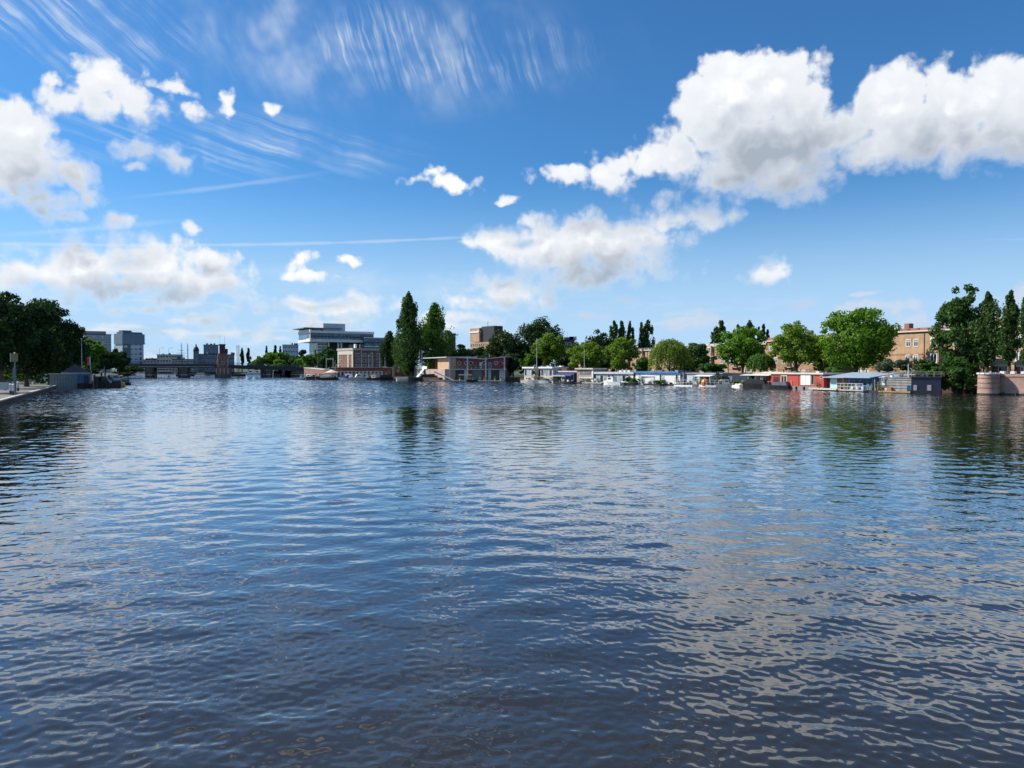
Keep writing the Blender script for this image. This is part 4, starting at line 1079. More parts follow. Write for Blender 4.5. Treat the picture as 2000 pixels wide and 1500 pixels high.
# 4 red houseboat
F = hframe(1503, 1607); t = thing('houseboat', 'bright red houseboat with white double doors on a grey hull', 'houseboat', F)
hull(t, F, F.x(1528), F.L, mat('grey_hull', (.22, .22, .21), .6, .25, streak=.4), .62, .1, 5.6)
zr = F.z(1560, 731)
MB().box(.0, F.L - .1, .3, 5.4, .55, zr).part('wall', RED, t)
MB().box(-.2, F.L + .05, .02, 5.6, zr, zr + .28).part('roof', CREAM, t)
MB().box(.2, F.L - .2, .22, .297, zr - .22, zr - .003).part('fascia', DRED, t)
winpx(t, F, 1523, 733, 1535, 752, fmat=CREAM, pmat=GLASS, bars=1, y=.3, name='door'); 
for a, c in ((1562, 1571.5), (1572, 1581)): panel(t, F, a, 733, c, 752, WHITE, 'door', .2, .296)
winpx(t, F, 1582, 733, 1588, 752, fmat=CREAM, pmat=GLASS, bars=0, y=.3)
winpx(t, F, 1599.5, 734, 1604, 740, fmat=CREAM, pmat=GLASS, bars=0, y=.3)
winpx(t, F, 1508, 735, 1520, 748, fmat=DRED, pmat=GLASS, bars=2, y=.3)
for p_ in (1540, 1555, 1570): MB().tube((F.x(p_), .0, .05), (F.x(p_), .0, .55), .16, n=8).part('fender', DARK, t)
MB().tube((F.x(1519), 2.5, zr + .2), (F.x(1519), 2.5, zr + .9), .12, n=6).part('stove_pipe', STEEL, t)
MB().box(F.x(1576), F.x(1582), 2, 3, zr + .28, zr + .55).part('roof_light', CREAM, t)
clutter(t, F, F.x(1528), F.L - .4, -.0, .62, 3); skylights(t, F, .5, F.L - .5, 2.5, zr + .28, 6)
# 5 awning houseboat + garden barge
F = hframe(1421, 1508); t = thing('houseboat', 'navy houseboat under a wide cream awning, joined to the red one', 'houseboat', F)
hull(t, F, -.1, F.L - .1, DARK, .45, .8, 6.2)
zr = F.z(1440, 730)
MB().box(.0, F.x(1457), 1.2, 6, .45, zr).part('wall', NAVY, t)
MB().box(F.x(1457) + .01, F.L - .1, 2.0, 6, .45, zr + .1).part('back_wall', DRED, t)
MB().box(-.1, F.x(1457), 1.1, 6.1, zr, zr + .12).part('roof', ROOFD, t)
MB().side([(-.2, F.z(1475, 733.5)), (-.2, F.z(1475, 732.8)), (4.5, F.z(1475, 726.5)), (4.5, F.z(1475, 727.5))], F.x(1447), F.x(1503)).part('awning', CANVAS, t)
for p_ in (1457, 1471, 1482, 1485): MB().box(F.x(p_), F.x(p_) + .16, .4, .56, .45, F.z(1475, 732)).part('porch_post', WHITE, t)
for a, c in ((1462, 1470), (1472, 1480)): winpx(t, F, a, 736, c, 748, fmat=WHITE, pmat=GLASS, bars=1, y=2.0)
railing(t, F, F.x(1484), F.x(1508), .6, .6, .45, .9, CREAM, .8)
MB().box(F.x(1469), F.x(1478), .9, 1.4, .45, 1.1).part('bench', PBLUE, t)
clutter(t, F, F.x(1459), F.L - .3, .9, .45, 6); skylights(t, F, .4, F.x(1455), 3.5, zr + .12, 3)
F = FP(1425, 155, 1462, 150); t = thing('garden_barge', 'low white barge with a row of planter boxes below the cream awning', 'barge', F)
MB().prism([(0, .5), (.4, -.5), (F.L - .3, -.5), (F.L, .5)], 0, 2.0).part('hull', WHITE, t)
for i in range(4): MB().box(.3 + i * .95, 1.1 + i * .95, .25, .9, .5, .85).part('planter', CREAM, t)
MB().tube((.1, .3, .4), (.1, .3, 2.0), .06, n=5).part('pole', WHITE, t)
clutter(t, F, .3, F.L - .2, 1.0, .5, 6)
# 6 grey-white houseboat with porch
F = hframe(1328, 1420); t = thing('houseboat', 'grey white houseboat with a white sloping porch roof and open railings', 'houseboat', F)
hull(t, F, .1, F.L - .2, DARK, .4, .6, 6.2)
zr = F.z(1360, 729)
MB().box(.4, F.x(1400), 1.8, 6, .4, zr - .1).part('wall', LIGHTGREY, t)
MB().box(.2, F.x(1402), 1.5, 6.2, zr - .1, zr + .08).part('roof', GREYW, t)
MB().side([(.2, F.z(1370, 735.3)), (.2, F.z(1370, 734.3)), (3.6, F.z(1370, 729)), (3.6, F.z(1370, 730))], F.x(1353), F.x(1386)).part('porch_roof', WHITE, t)
for p_ in (1353, 1364, 1384): MB().tube((F.x(p_), .4, .4), (F.x(p_), .4, F.z(1370, 735)), .06, n=6).part('porch_post', WHITE, t)
for a, c in ((1342, 1351), (1356, 1362), (1366, 1374)): winpx(t, F, a, 734, c, 745, fmat=LIGHTGREY, pmat=GLASS, bars=1, y=1.8)
MB().box(F.x(1402), F.L - .3, 2.5, 6, .4, 2.3).part('low_cabin', SLATE, t)
railing(t, F, F.x(1342), F.x(1366), .5, .5, 1.3, .9, WHITE, 1.0, 'upper_railing')
clutter(t, F, .5, F.L - .5, 1.0, .4, 10); skylights(t, F, .6, F.x(1400), 4.5, zr + .08, 4)
F = FP(1316, 165, 1352, 161); t = thing('deck_raft', 'white railed deck raft holding a glass cold frame in front of the grey houseboat', 'raft', F)
MB().box(0, F.L, 0, 2, -.2, .3).part('float', WHITE, t); railing(t, F, .1, F.L - .1, .1, .1, .3, 1.1, WHITE, .8)
MB().box(.8, 2.2, .5, 1.4, .3, 1.2).part('cold_frame', CURTAIN, t)
F = FP(1378, 159, 1412, 157); t = thing('deck_raft', 'white railed deck raft with dark boxes right of the orange canopy', 'raft', F)
MB().box(0, F.L, 0, 2, -.2, .35).part('float', WHITE, t); railing(t, F, .1, F.L - .1, .1, .1, .35, 1.1, WHITE, .8)
for i in range(3): MB().box(.5 + i * .9, 1.15 + i * .9, .5, 1.2, .35, .85).part('crate', DARK, t)
# 7 blue-roofed white houseboat
F = hframe(1232, 1326); t = thing('houseboat', 'long white houseboat with a bright blue roof edge', 'houseboat', F)
hull(t, F, .0, F.L, DARK, .4, .8, 6.2)
zr = F.z(1280, 729)
MB().box(.1, F.L - .9, 1.4, 6, .4, zr).part('wall', WHITE, t)
MB().box(-.2, F.x(1319), 1.0, 6.3, zr, zr + .42).part('roof', BLUE, t)
MB().box(F.x(1318), F.L, 1.6, 6, .4, zr + .2).part('end_cabin', SLATE, t)
for a, c, m_ in ((1239, 1245, CURTAIN), (1246, 1251, CURTAIN), (1280, 1284, GLASS), (1285, 1289, CURTAIN), (1311, 1316, GLASSB)): winpx(t, F, a, 731, c, 747, fmat=WHITE, pmat=m_, bars=0, y=1.4)
clutter(t, F, .3, F.L - .4, .95, .4, 10); skylights(t, F, .6, F.L - 1.5, 4.5, zr + .42, 5)
F = FP(1252, 178, 1277, 175); t = thing('white_gazebo', 'white peaked gazebo on a jetty before the blue roofed houseboat', 'gazebo', F)
L_ = F.L; zt_ = F.z(1264, 735)
MB().box(-.6, L_ + .8, -.3, 2.6, .1, .35).part('jetty', STONE, t)
b = MB(); b.add([(-.2, 0, zt_), (L_ + .2, 0, zt_), (L_ + .2, 2.4, zt_), (-.2, 2.4, zt_), (L_ / 2, 1.2, F.z(1264, 727.5))], [(0, 1, 4), (1, 2, 4), (2, 3, 4), (3, 0, 4), (3, 2, 1, 0)])
b.part('canopy', WHITE, t)
for xx in (0, L_): 
    for yy in (.1, 2.3): MB().tube((xx, yy, .3), (xx, yy, zt_), .06, n=5).part('post', WHITE, t)
MB().box(L_ * .35, L_ * .65, .6, 1.4, .35, 1.35).part('table', mat('terracotta', (.45, .24, .16), .8, .15), t)
MB().box(L_ - .9, L_ - .1, .3, .5, .35, 2.0).part('screen', CURTAIN, t)
# 8 glass-fronted houseboat
F = hframe(1153, 1231); t = thing('houseboat', 'low houseboat with a pale roof and long glazed front', 'houseboat', F)
hull(t, F, .0, F.L, DARK, .4, .8, 6.2)
zr = F.z(1190, 730.5)
MB().box(.2, F.L - .1, 1.4, 6, .4, zr).part('wall', SLATE, t)
MB().box(-.1, F.L, 1.0, 6.2, zr, zr + .5).part('roof', LIGHTGREY, t)
for i in range(8):
    a = 1157 + i * 7.2; winpx(t, F, a, 732.5, a + 6.4, 747, fmat=WHITE, pmat=(CURTAIN, GLASS, CURTAIN, GLASS, GLASS, CURTAIN, CURTAIN, GLASS)[i], bars=0, y=1.4)
MB().box(F.x(1216), F.x(1229), 1.3, 1.397, .5, zr - .1).part('panel', WHITE, t)
for i in range(3): MB().box(F.x(1192 + i * 8), F.x(1196 + i * 8), 3, 4, zr + .5, zr + .85).part('roof_light', WHITE, t)
MB().box(F.x(1146), F.x(1184), -1.6, .7, .15, .42).part('jetty', GREYW, t)
clutter(t, F, F.x(1147), F.x(1183), -1.2, .42, 7); skylights(t, F, .5, F.L - .5, 4.5, zr + .5, 5)
# 9 two-storey
F = hframe(1121, 1154); t = thing('houseboat', 'narrow two storey brick coloured houseboat with upper window', 'houseboat', F)
hull(t, F, .0, F.L, DARK, .4, .5, 6.2)
zr = F.z(1138, 721.5)
MB().box(.1, F.L - .1, 1.0, 6, .4, zr).part('wall', mat('pinkish_render', (.42, .30, .23), .8, .15, streak=.3), t)
MB().box(-.3, F.L + .1, .6, 6.2, zr, zr + .35).part('roof', CREAM, t)
winpx(t, F, 1128, 723, 1148, 731, fmat=SLATE, pmat=CURTAIN, bars=3, y=1.0); winpx(t, F, 1128, 739, 1151, 744, fmat=WHITE, pmat=GLASS, bars=2, y=1.0)
MB().box(F.x(1127), F.x(1152), .7, .997, F.z(1138, 739), F.z(1138, 737)).part('white_band', WHITE, t)
MB().box(F.x(1151), F.L - .05, .9, .998, .4, zr).part('corner_board', WHITE, t)
clutter(t, F, .2, F.L - .2, .6, .4, 4)
# 10 blue awning
F = hframe(1078, 1122); t = thing('houseboat', 'low houseboat shaded by a deep blue awning', 'houseboat', F)
hull(t, F, .0, F.L, DARK, .4, .6, 6.2)
zr = F.z(1100, 727)
MB().box(.2, F.L - .1, 2.4, 6, .4, zr).part('wall', SLATE, t)
MB().box(-.2, F.L, 1.6, 6.2, zr, zr + .35).part('roof', CREAM, t)
MB().side([(.1, F.z(1095, 734.5)), (.1, F.z(1095, 733.3)), (2.3, zr - .1), (2.3, zr)], F.x(1078), F.x(1114)).part('awning', BCANVAS, t)
MB().box(F.x(1077.6), F.x(1103), .0, .09, F.z(1095, 735), F.z(1095, 733.2)).part('awning_valance', CREAM, t)
MB().side([(.12, F.z(1095, 734)), (2.3, zr - .05), (2.3, .5), (1.0, .5)], F.x(1113.5), F.x(1114)).part('side_screen', BCANVAS, t)
winpx(t, F, 1083, 735, 1092, 743, fmat=WHITE, pmat=CURTAIN, bars=0, y=2.4)
for p_ in (1096, 1104): MB().box(F.x(p_), F.x(p_ + 3), .6, 1.1, .4, .95).part('deck_chair', WHITE, t)
clutter(t, F, .3, F.L - .3, .7, .4, 6); skylights(t, F, .5, F.L - .5, 4.5, zr + .35, 3)
# 11 twin pavilions boat
F = hframe(1017, 1077); t = thing('houseboat', 'cream houseboat of two glazed pavilions with white flat roofs', 'houseboat', F)
hull(t, F, -.2, F.L + .2, STONE, .5, .4, 6.2)
zr = F.z(1045, 719.5)
for a, c in ((1018, 1038), (1050, 1074)):
    zl = F.z(1045, 735)
    MB().box(F.x(a), F.x(c), 1.0, 6, .5, zl).part('lower_wall', STONE, t)
    MB().box(F.x(a) + .01, F.x(c) - .01, 1.03, 5.9, zl, zr).part('upper_wall', CREAM, t)
    MB().box(F.x(a - 2), F.x(c + 1), .6, 6.2, zr, zr + .42).part('roof', WHITE, t)
    n_ = 4
    for i in range(n_):
        w0_, w1_ = a + 1 + (c - a - 2) * i / n_, a + 1 + (c - a - 2) * (i + .88) / n_
        winpx(t, F, w0_, 721.5, w1_, 734, fmat=LIGHTGREY, pmat=CURTAIN if i % 3 else GLASS, bars=0, y=1.03)
MB().box(F.x(1038) + .01, F.x(1050) - .01, 2.5, 6, .5, zr - .3).part('link', ROOFD, t)
MB().box(F.x(1035), F.x(1055), .5, 1.0, F.z(1045, 737), F.z(1045, 735.6)).part('balcony_slab', DWOOD, t)
for p_ in (1041, 1047): MB().tube((F.x(p_), 1.6, .6), (F.x(p_), 1.6, 2.0), .3, .22, 8).part('planter', TAN, t)
MB().box(F.x(1077) + .01, F.x(1090), 3, 6.5, .5, zr + .1).part('rear_cabin', BRK_DARK, t)
clutter(t, F, .2, F.L - .2, .5, .5, 9); skylights(t, F, .5, F.L - .5, 4.5, zr + .42, 3)
MB().tube((F.x(1031), 3, zr), (F.x(1031), 3, F.z(1031, 660)), .08, .05, 6).lone('flagpole', LIGHTGREY, 'tall grey pole over the left cream pavilion', 'pole', frame=F)
MB().tube((F.x(1106), 6, 1), (F.x(1106), 6, F.z(1106, 680)), .08, .05, 6).lone('flagpole', LIGHTGREY, 'tall grey pole before the dark block at centre', 'pole', frame=F)

# ================================================================== rowing club
FCl = FP(876, 231, 988, 227.5); SCl = FP(846, 246, 876, 231)
cl = thing('rowing_club', 'deep red boat club with round windows over grey boat doors', 'building', FCl)
z = lambda q: FCl.z(930, q)
x9 = FCl.x(985)
MB().box(0, x9, 1.2, 10, .5, z(721)).part('lower_wall', SLATE, cl)
xm = FCl.x(944)
MB().prism([(0, z(721) + .001), (x9, z(721) + .001), (x9, z(698.5)), (xm, z(702.5)), (0, z(698.5))], 1.4, 10).part('upper_wall', DRED, cl)
MB().prism([(-.6, z(697.6)), (xm, z(701.8)), (x9 + .6, z(697.6)), (x9 + .6, z(696.2)), (xm, z(700.4)), (-.6, z(696.2))], .3, 10.4).part('roof', LIGHTGREY, cl)
MB().box(-.4, x9 + .5, -.3, 1.19, z(722), z(720.6)).part('gallery', LIGHTGREY, cl)
railing(cl, FCl, 0, FCl.x(948), -.2, -.2, z(720.6), .95, LIGHTGREY, 1.4)
for p_ in (877, 912, 947.5, 984): MB().box(FCl.x(p_), FCl.x(p_) + .35, .0, .35, .5, z(698)).part('column', LIGHTGREY, cl)
for p_ in (882, 895, 908, 918, 943, 967):
    w = MB(); r0_, r1_ = .62, .42; cx, cz = FCl.x(p_), z(709)
    n = 16; vs = []
    for rr_, yy in ((r0_, 1.32), (r1_, 1.32), (r0_, 1.4), (r1_, 1.4)):
        vs += [(cx + rr_ * math.cos(2 * math.pi * i / n), yy, cz + rr_ * math.sin(2 * math.pi * i / n)) for i in range(n)]
    fs = [(i, (i + 1) % n, n + (i + 1) % n, n + i) for i in range(n)] + [(i, (i + 1) % n, 2 * n + (i + 1) % n, 2 * n + i) for i in range(n)] + [(n + i, n + (i + 1) % n, 3 * n + (i + 1) % n, 3 * n + i) for i in range(n)]
    w.add(vs, fs); o = w.part('round_window', STONE, cl)
    MB().add([(cx + .46 * math.cos(2 * math.pi * i / n), 1.37, cz + .46 * math.sin(2 * math.pi * i / n)) for i in range(n)], [tuple(range(n))]).part('pane', GLASS, o, FCl, up=cl)
winpx(cl, FCl, 928, 708, 934, 720, fmat=SLATE, pmat=GLASS, bars=0, y=1.4); panel(cl, FCl, 934.2, 708, 939, 720, WHITE, 'door', 1.33, 1.397)
winpx(cl, FCl, 951, 708, 958, 720, fmat=PBLUE, pmat=GLASSB, bars=0, y=1.4); winpx(cl, FCl, 978, 707, 981.5, 711, fmat=STONE, pmat=GLASS, bars=0, y=1.4)
for a, c, m_ in ((888, 904, ROOFD), (926, 939, SLATE), (939.5, 946, DRED), (958, 973, ROOFD), (913, 920, DRED), (905, 912, LIGHTGREY), (974, 982, LIGHTGREY), (952, 957, PBLUE)):
    panel(cl, FCl, a, 723, c, 742, m_, 'boat_door', 1.1, 1.197)
clutter(cl, FCl, FCl.x(880), x9, -2.0, .35, 12); clutter(cl, FCl, FCl.x(880), FCl.x(945), .3, z(720.6), 6)
skylights(cl, FCl, FCl.x(890), FCl.x(975), 5, z(697), 5)
# sunny left wing with terrace
z2 = lambda q: SCl.z(862, q)
MB().box(SCl.x(852), SCl.L - .05, .5, 9, z2(721), z2(699)).part('terrace_wall', mat('sunny_plaster', (.50, .33, .21), .75, .15, streak=.3), cl, SCl)
MB().box(SCl.x(830), SCl.L + .3, -.8, 9, z2(699), z2(697.4)).part('terrace_roof', LIGHTGREY, cl, SCl)
MB().box(SCl.x(832), SCl.x(852) - .01, 3, 9, z2(721), z2(699)).part('terrace_back', DRED, cl, SCl)
MB().box(SCl.x(798), SCl.L - .01, -1.2, 8, .5, z2(721)).part('terrace_base', mat('cream_render', (.44, .32, .26), .75, .2, streak=.4), cl, SCl)
MB().box(SCl.x(798), SCl.x(842), -1.45, -1.21, z2(721), z2(715)).part('balustrade', WHITE, cl, SCl)
for i in range(6): MB().box(SCl.x(804 + i * 6), SCl.x(806 + i * 6), -1.4, -1.205, .6, z2(722)).part('pilaster', WHITE, cl, SCl)
MB().side([(-4.2, .5), (-3.8, .5), (-1.3, z2(718)), (-1.3, z2(720))], SCl.x(834), SCl.x(838)).part('stair', WHITE, cl, SCl)
MB().prism([(FCl.x(852), z(727)), (FCl.x(853), z(725.5)), (FCl.x(893), z(744)), (FCl.x(890), z(744))], -2.4, -1.2).part('gangway', LIGHTGREY, cl, FCl)
MB().box(FCl.x(842), FCl.x(988), -4, -.4, -.3, .35).part('landing_stage', GREYW, cl, FCl)
for p_ in (820, 824):
    q = W(p_, 246); MB().tube((0, 0, 0), (0, 0, ZP(684, 246) - 1.1), .09, .06, 6).lone('flagpole', LIGHTGREY, 'grey flagpole on the club terrace, %s of the pair' % ('left' if p_ == 820 else 'right'), 'pole', loc=(q.x, q.y, 1.1))
for i, (p_, lab) in enumerate(((909, 'white rowing skiff on trestles before the boat club doors'),)):
    q = W(p_, 226); t = thing('rowing_skiff', lab, 'boat', loc=(q.x, q.y, .35))
    MB().plan([(-2, 0), (-.8, -.3), (.8, -.3), (2, 0), (.8, .3), (-.8, .3)], 1.5, 1.8).part('hull', WHITE, t)
    for xx in (-.7, .7): MB().tube((xx, 0, 0), (xx, 0, 1.5), .07, n=5).part('trestle', DWOOD, t)

# ================================================================== walls, arcade and moorings between club and bridge
FQ = FP(640, 264, 772, 262)
ar = thing('quay_arcade', 'red parapet over a white arcade and brick bastion beside the bridge head', 'quay wall', FQ)
z = lambda q: FQ.z(700, q)
MB().box(FQ.x(648), FQ.x(764), 0, 6, z(724.5), z(718)).part('parapet', mat('maroon_brick', (.19, .06, .05), .85, .25), ar)
MB().box(FQ.x(646), FQ.x(766), -.15, 6, z(718), z(717.2)).part('coping', STONE, ar)
MB().box(FQ.x(654), FQ.x(748), 1.6, 6, .2, z(724.6)).part('back_wall', SLATE, ar)
for i in range(13): 
    xx = FQ.x(656 + i * 7.4); MB().box(xx, xx + .55, 0, 1.5, .2, z(724.6)).part('arcade_pillar', CREAM, ar)
    if i < 12 and i > 3: MB().box(xx + .62, FQ.x(656 + (i + 1) * 7.4) - .07, .9, 1.5, .3, z(728)).part('white_bay', WHITE, ar)
MB().box(FQ.x(654), FQ.x(748), -.1, 1.59, z(725.8), z(724.61)).part('lintel', CREAM, ar)
MB().prism([(FQ.x(748), -.5), (FQ.x(763), -.5), (FQ.x(763), z(724)), (FQ.x(752), z(724))], -1.2, 5).part('bastion', BRK_RED, ar)
MB().box(FQ.x(768), FQ.x(773), -2, 5, -.5, z(716)).part('wall_end', mat('tan_render', (.42, .31, .20), .8, .2), ar)
MB().box(FQ.x(773) + .01, FQ.x(806), -.5, 1, -.5, z(727)).part('low_wall', BRK_RED, ar)
FR_ = FP(596, 300, 640, 266)
rp = thing('ramp_wall', 'sloping red brick ramp wall at the right bridge head', 'wall', FR_)
MB().prism([(-2, -.5), (FR_.x(634), -.5), (FR_.x(637), FR_.z(637, 733)), (FR_.x(632), FR_.z(632, 722.5)), (-2, 4.0)], 0, 3).part('wall', BRK_RED, rp)
MB().prism([(-2, 4.0), (FR_.x(632), FR_.z(632, 722.5)), (FR_.x(632), FR_.z(632, 721.5)), (-2, 4.25)], -.15, 3.1).part('coping', STONE, rp)
# flagpoles and frames along the quay
for px, top, lab in ((690, 684, 'first white flagpole from the left on the red quay'), (706, 688, 'second white flagpole on the red quay'), (720, 695, 'third, shorter flagpole on the red quay'), (727, 690, 'fourth white flagpole on the red quay'), (742, 692, 'fifth white flagpole on the red quay, near the dark tree'), (752, 700, 'last white flagpole on the red quay, carrying a small sign')):
    q = W(px, 267); t = thing('flagpole', lab, 'pole', loc=(q.x, q.y, 1.1), group='flagpoles on the red quay')
    MB().tube((0, 0, 0), (0, 0, ZP(top, 267) - 1.1), .09, .05, 6).part('pole', LIGHTGREY, t); MB().lathe([(.02, ZP(top, 267) - 1.1), (.12, ZP(top, 267) - 1.0), (.02, ZP(top, 267) - .85)], 8).part('finial', WHITE, t)
    if px == 752: MB().box(-.8, .8, -.05, .05, 2.6, 3.4).part('sign_panel', LIGHTGREY, t)
q = W(644, 272); t = thing('drawbridge_frame', 'pale timber hoisting frame beside the ramp wall', 'frame', loc=(q.x, q.y, 1.1))
for xx in (-1.2, 1.2): MB().box(xx - .12, xx + .12, -.12, .12, 0, ZP(700, 272) - 1.1).part('post', CREAM, t)
MB().box(-1.4, 1.4, -.15, .15, ZP(702, 272) - 1.1, ZP(700, 272) - 1.1).part('cross_beam', CREAM, t)
MB().tube((1.2, 0, 2.5), (4.5, 0, 6.2), .12, n=6).part('boom', CREAM, t); MB().tube((-1.2, 0, 1.2), (1.2, 0, 1.9), .10, n=6).part('brace', CREAM, t)
q = W(640, 262); t = thing('terrace_parasol', 'pale terrace parasol at the foot of the ramp wall', 'parasol', loc=(q.x + 1.6, q.y - 1, .2))
MB().lathe([(2.4, 2.3), (1.2, 2.8), (.05, 3.3)], 10).part('canopy', CANVAS, t); MB().tube((0, 0, 0), (0, 0, 2.4), .06, n=6).part('pole', STEEL, t)

# ================================================================== moored boats
def boat(label, px, d, L, heading, hm, cm=WHITE, cabin=True, mast=0, group=None, cover=None, B=None, name='motorboat'):
    p = W(px, d); t = thing(name, label, 'boat', loc=(p.x, p.y, 0), rz=heading, group=group)
    B = B or L * .32; h = .22 + .10 * L
    st = [(-.5, .80, .95), (-.2, 1.0, .92), (.15, .95, 1.0), (.38, .5, 1.12), (.5, .03, 1.22)]
    vs, fs = [], []
    for s, b_, hh in st:
        for yy, zz in ((-b_ * B / 2, h * hh), (-b_ * B * .36, -.25), (b_ * B * .36, -.25), (b_ * B / 2, h * hh), (b_ * B * .42, h * hh - .12), (-b_ * B * .42, h * hh - .12)): vs.append((s * L, yy, zz))
    for i in range(len(st) - 1):
        for k in range(6): fs.append((i * 6 + k, i * 6 + (k + 1) % 6, (i + 1) * 6 + (k + 1) % 6, (i + 1) * 6 + k))
    fs += [tuple(range(5, -1, -1)), tuple(24 + k for k in range(6))]
    MB().add(vs, fs).part('hull', hm, t)
    if cabin:
        MB().prism([(-.12 * L, h * .9), (.26 * L, h * .9), (.16 * L, h + .16 * L), (-.10 * L, h + .18 * L)], -B * .34, B * .34).part('cabin', cm, t)
        MB().prism([(.0 * L, h + .07 * L), (.165 * L, h + .07 * L), (.135 * L, h + .14 * L), (.0 * L, h + .14 * L)], -B * .345, B * .345).part('windshield', GLASS, t)
    if cover: MB().prism([(-.45 * L, h * .95), (.1 * L, h * .95), (.05 * L, h + .10 * L), (-.40 * L, h + .12 * L)], -B * .40, B * .40).part('cover', cover, t)
    if mast: MB().tube((.05 * L, 0, h), (.05 * L, 0, h + mast), .06, .04, 5).part('mast', LIGHTGREY, t)
    if not cabin and not cover:
        for xx in (-.25, .08): MB().box(xx * L, xx * L + .25, -B * .42, B * .42, h * .7, h * .85).part('thwart', WOOD, t)
    return t
rb_ = random.Random(4)
MO = 'boats moored before the white arcade'
specs = [(589, 'white motorboat at the left end of the moorings below the ramp', WHITE, WHITE, True, 0, None), (603, 'small white boat with a short mast below the ramp wall', WHITE, WHITE, True, 4, None),
         (615, 'dark sloop moored under the brick ramp wall', DARK, WHITE, True, 0, None), (628, 'white launch at the foot of the ramp wall', WHITE, CREAM, True, 0, None),
         (643, 'dark boat with cream cover near the terrace parasol', DARK, WHITE, False, 0, CANVAS), (656, 'grey launch with thin mast before the arcade', LIGHTGREY, WHITE, True, 6, None),
         (668, 'white bowed boat pointing out from the arcade', WHITE, WHITE, False, 0, BCANVAS), (680, 'white boat beside the blue covered one at the arcade', WHITE, WHITE, True, 0, None),
         (692, 'dark open boat low before the arcade', DARK, WHITE, False, 0, None), (703, 'long pale boat in the middle of the arcade moorings', CREAM, WHITE, True, 0, None),
         (716, 'dark hulled boat with white cabin before the arcade', NAVY, WHITE, True, 0, None), (730, 'wide dark boat with pale cabin right of the middle moorings', DARK, CREAM, True, 0, None), (745, 'dark covered boat before the small brick bastion', DARK, WHITE, False, 0, DARK)]
for px, lab, hm, cm, cab, ms, cv in specs:
    boat(lab, px, 258 + rb_.uniform(-2, 2) if px > 640 else 266, 5.5 + rb_.uniform(-1, 2), rb_.choice((0, math.pi)) + rb_.uniform(-.6, .6), hm, cm, cab, ms, MO, cv)
boat('white speedboat lying at the brick wall end beside the club', 795, 240, 6.5, .25, WHITE, WHITE, False, 0, None, None)
boat('dark barge hull moored below the club terrace', 826, 238, 9, math.pi + .1, DARK, DARK, False, 0, None, DARK, 2.4)
boat('dark dinghy at the club landing stage', 922, 222, 3.4, .3, DARK, WHITE, False, 0, None, None)
boat('small cream boat left of the cream houseboat', 1030, 208, 4.5, -.9, CREAM, CREAM, True)
boat('white open boat before the cream houseboat', 1050, 206, 5.5, -.5, WHITE, WHITE, False)
boat('blue grey motorboat before the right cream pavilion', 1064, 203, 3.8, -.8, LIGHTGREY, SLATE, True)
boat('dark rubber boat beside the blue awning', 1113, 194, 3.5, -.7, DARK, DARK, False)
boat('white motor cruiser before the glazed houseboat', 1197, 180, 6.2, 2.2, WHITE, WHITE, True)
boat('dark sloop tied between the glazed boat and the planted jetty', 1232, 177, 4.0, -.9, DARK, DARK, False)
boat('dark grey sloop right of the railed rafts', 1420, 156, 5.0, -1.0, SLATE, SLATE, True)
boat('long black tender lying before the red houseboat', 1490, 146, 7.5, -.75, DARK, DARK, False, 0, None, DARK, 1.9)
boat('black sloop with grey cover before the red houseboat door', 1516, 142.5, 5.5, 2.3, DARK, SLATE, False, 0, None, SLATE)
boat('small white motorboat sailing left of the bridge tower', 406, 325, 5.5, .15, WHITE, SLATE, True)
for px, d, lab in ((487, 480, 'white boat moored beyond the bridge, left of three'), (500, 490, 'white boat moored beyond the bridge, middle of three'), (509, 495, 'white boat moored beyond the bridge, right of three')):
    boat(lab, px, d, 9, .2, WHITE, WHITE, True, 0, 'boats beyond the bridge')
F = FP(533, 352, 549, 352); t = thing('tour_boat', 'cream cabin boat seen between the bridge piers', 'boat', F)
MB().prism([(0, .7), (.3, -.3), (F.L - .3, -.3), (F.L, .8)], 0, 2.5).part('hull', WHITE, t); MB().box(.2, F.L - .4, .2, 2.3, .7, 2.9).part('cabin', CREAM, t)
for i in range(4): window(t, F, .35 + i * .8, 1.5, .6, .9, CREAM, GLASS, 0, y=.2)
q = W(1377, 160); t = thing('canopy_kayak', 'orange canopied pedal boat between the white rafts', 'boat', loc=(q.x, q.y, 0), rz=-.9)
MB().plan([(-1.2, -.5), (1.0, -.5), (1.5, 0), (1.0, .5), (-1.2, .5)], -.1, .4).part('hull', WHITE, t); MB().lathe([(.75, .4), (.8, 1.0), (.6, 1.5), (.1, 1.75)], 10).part('canopy', ORANGE, t)
# floating jetties and mooring poles at the arcade
F = FP(592, 261, 770, 257.5)
j = thing('mooring_jetty', 'long low floating jetty in front of the arcade moorings', 'jetty', F)
MB().box(0, F.L, 0, 1.4, -.2, .28).part('deck', DWOOD, j)
for i in range(9): MB().tube((1 + i * 3.5, -.15, -.5), (1 + i * 3.5, -.15, 2.3), .12, n=6).part('mooring_pole', GREYW, j)
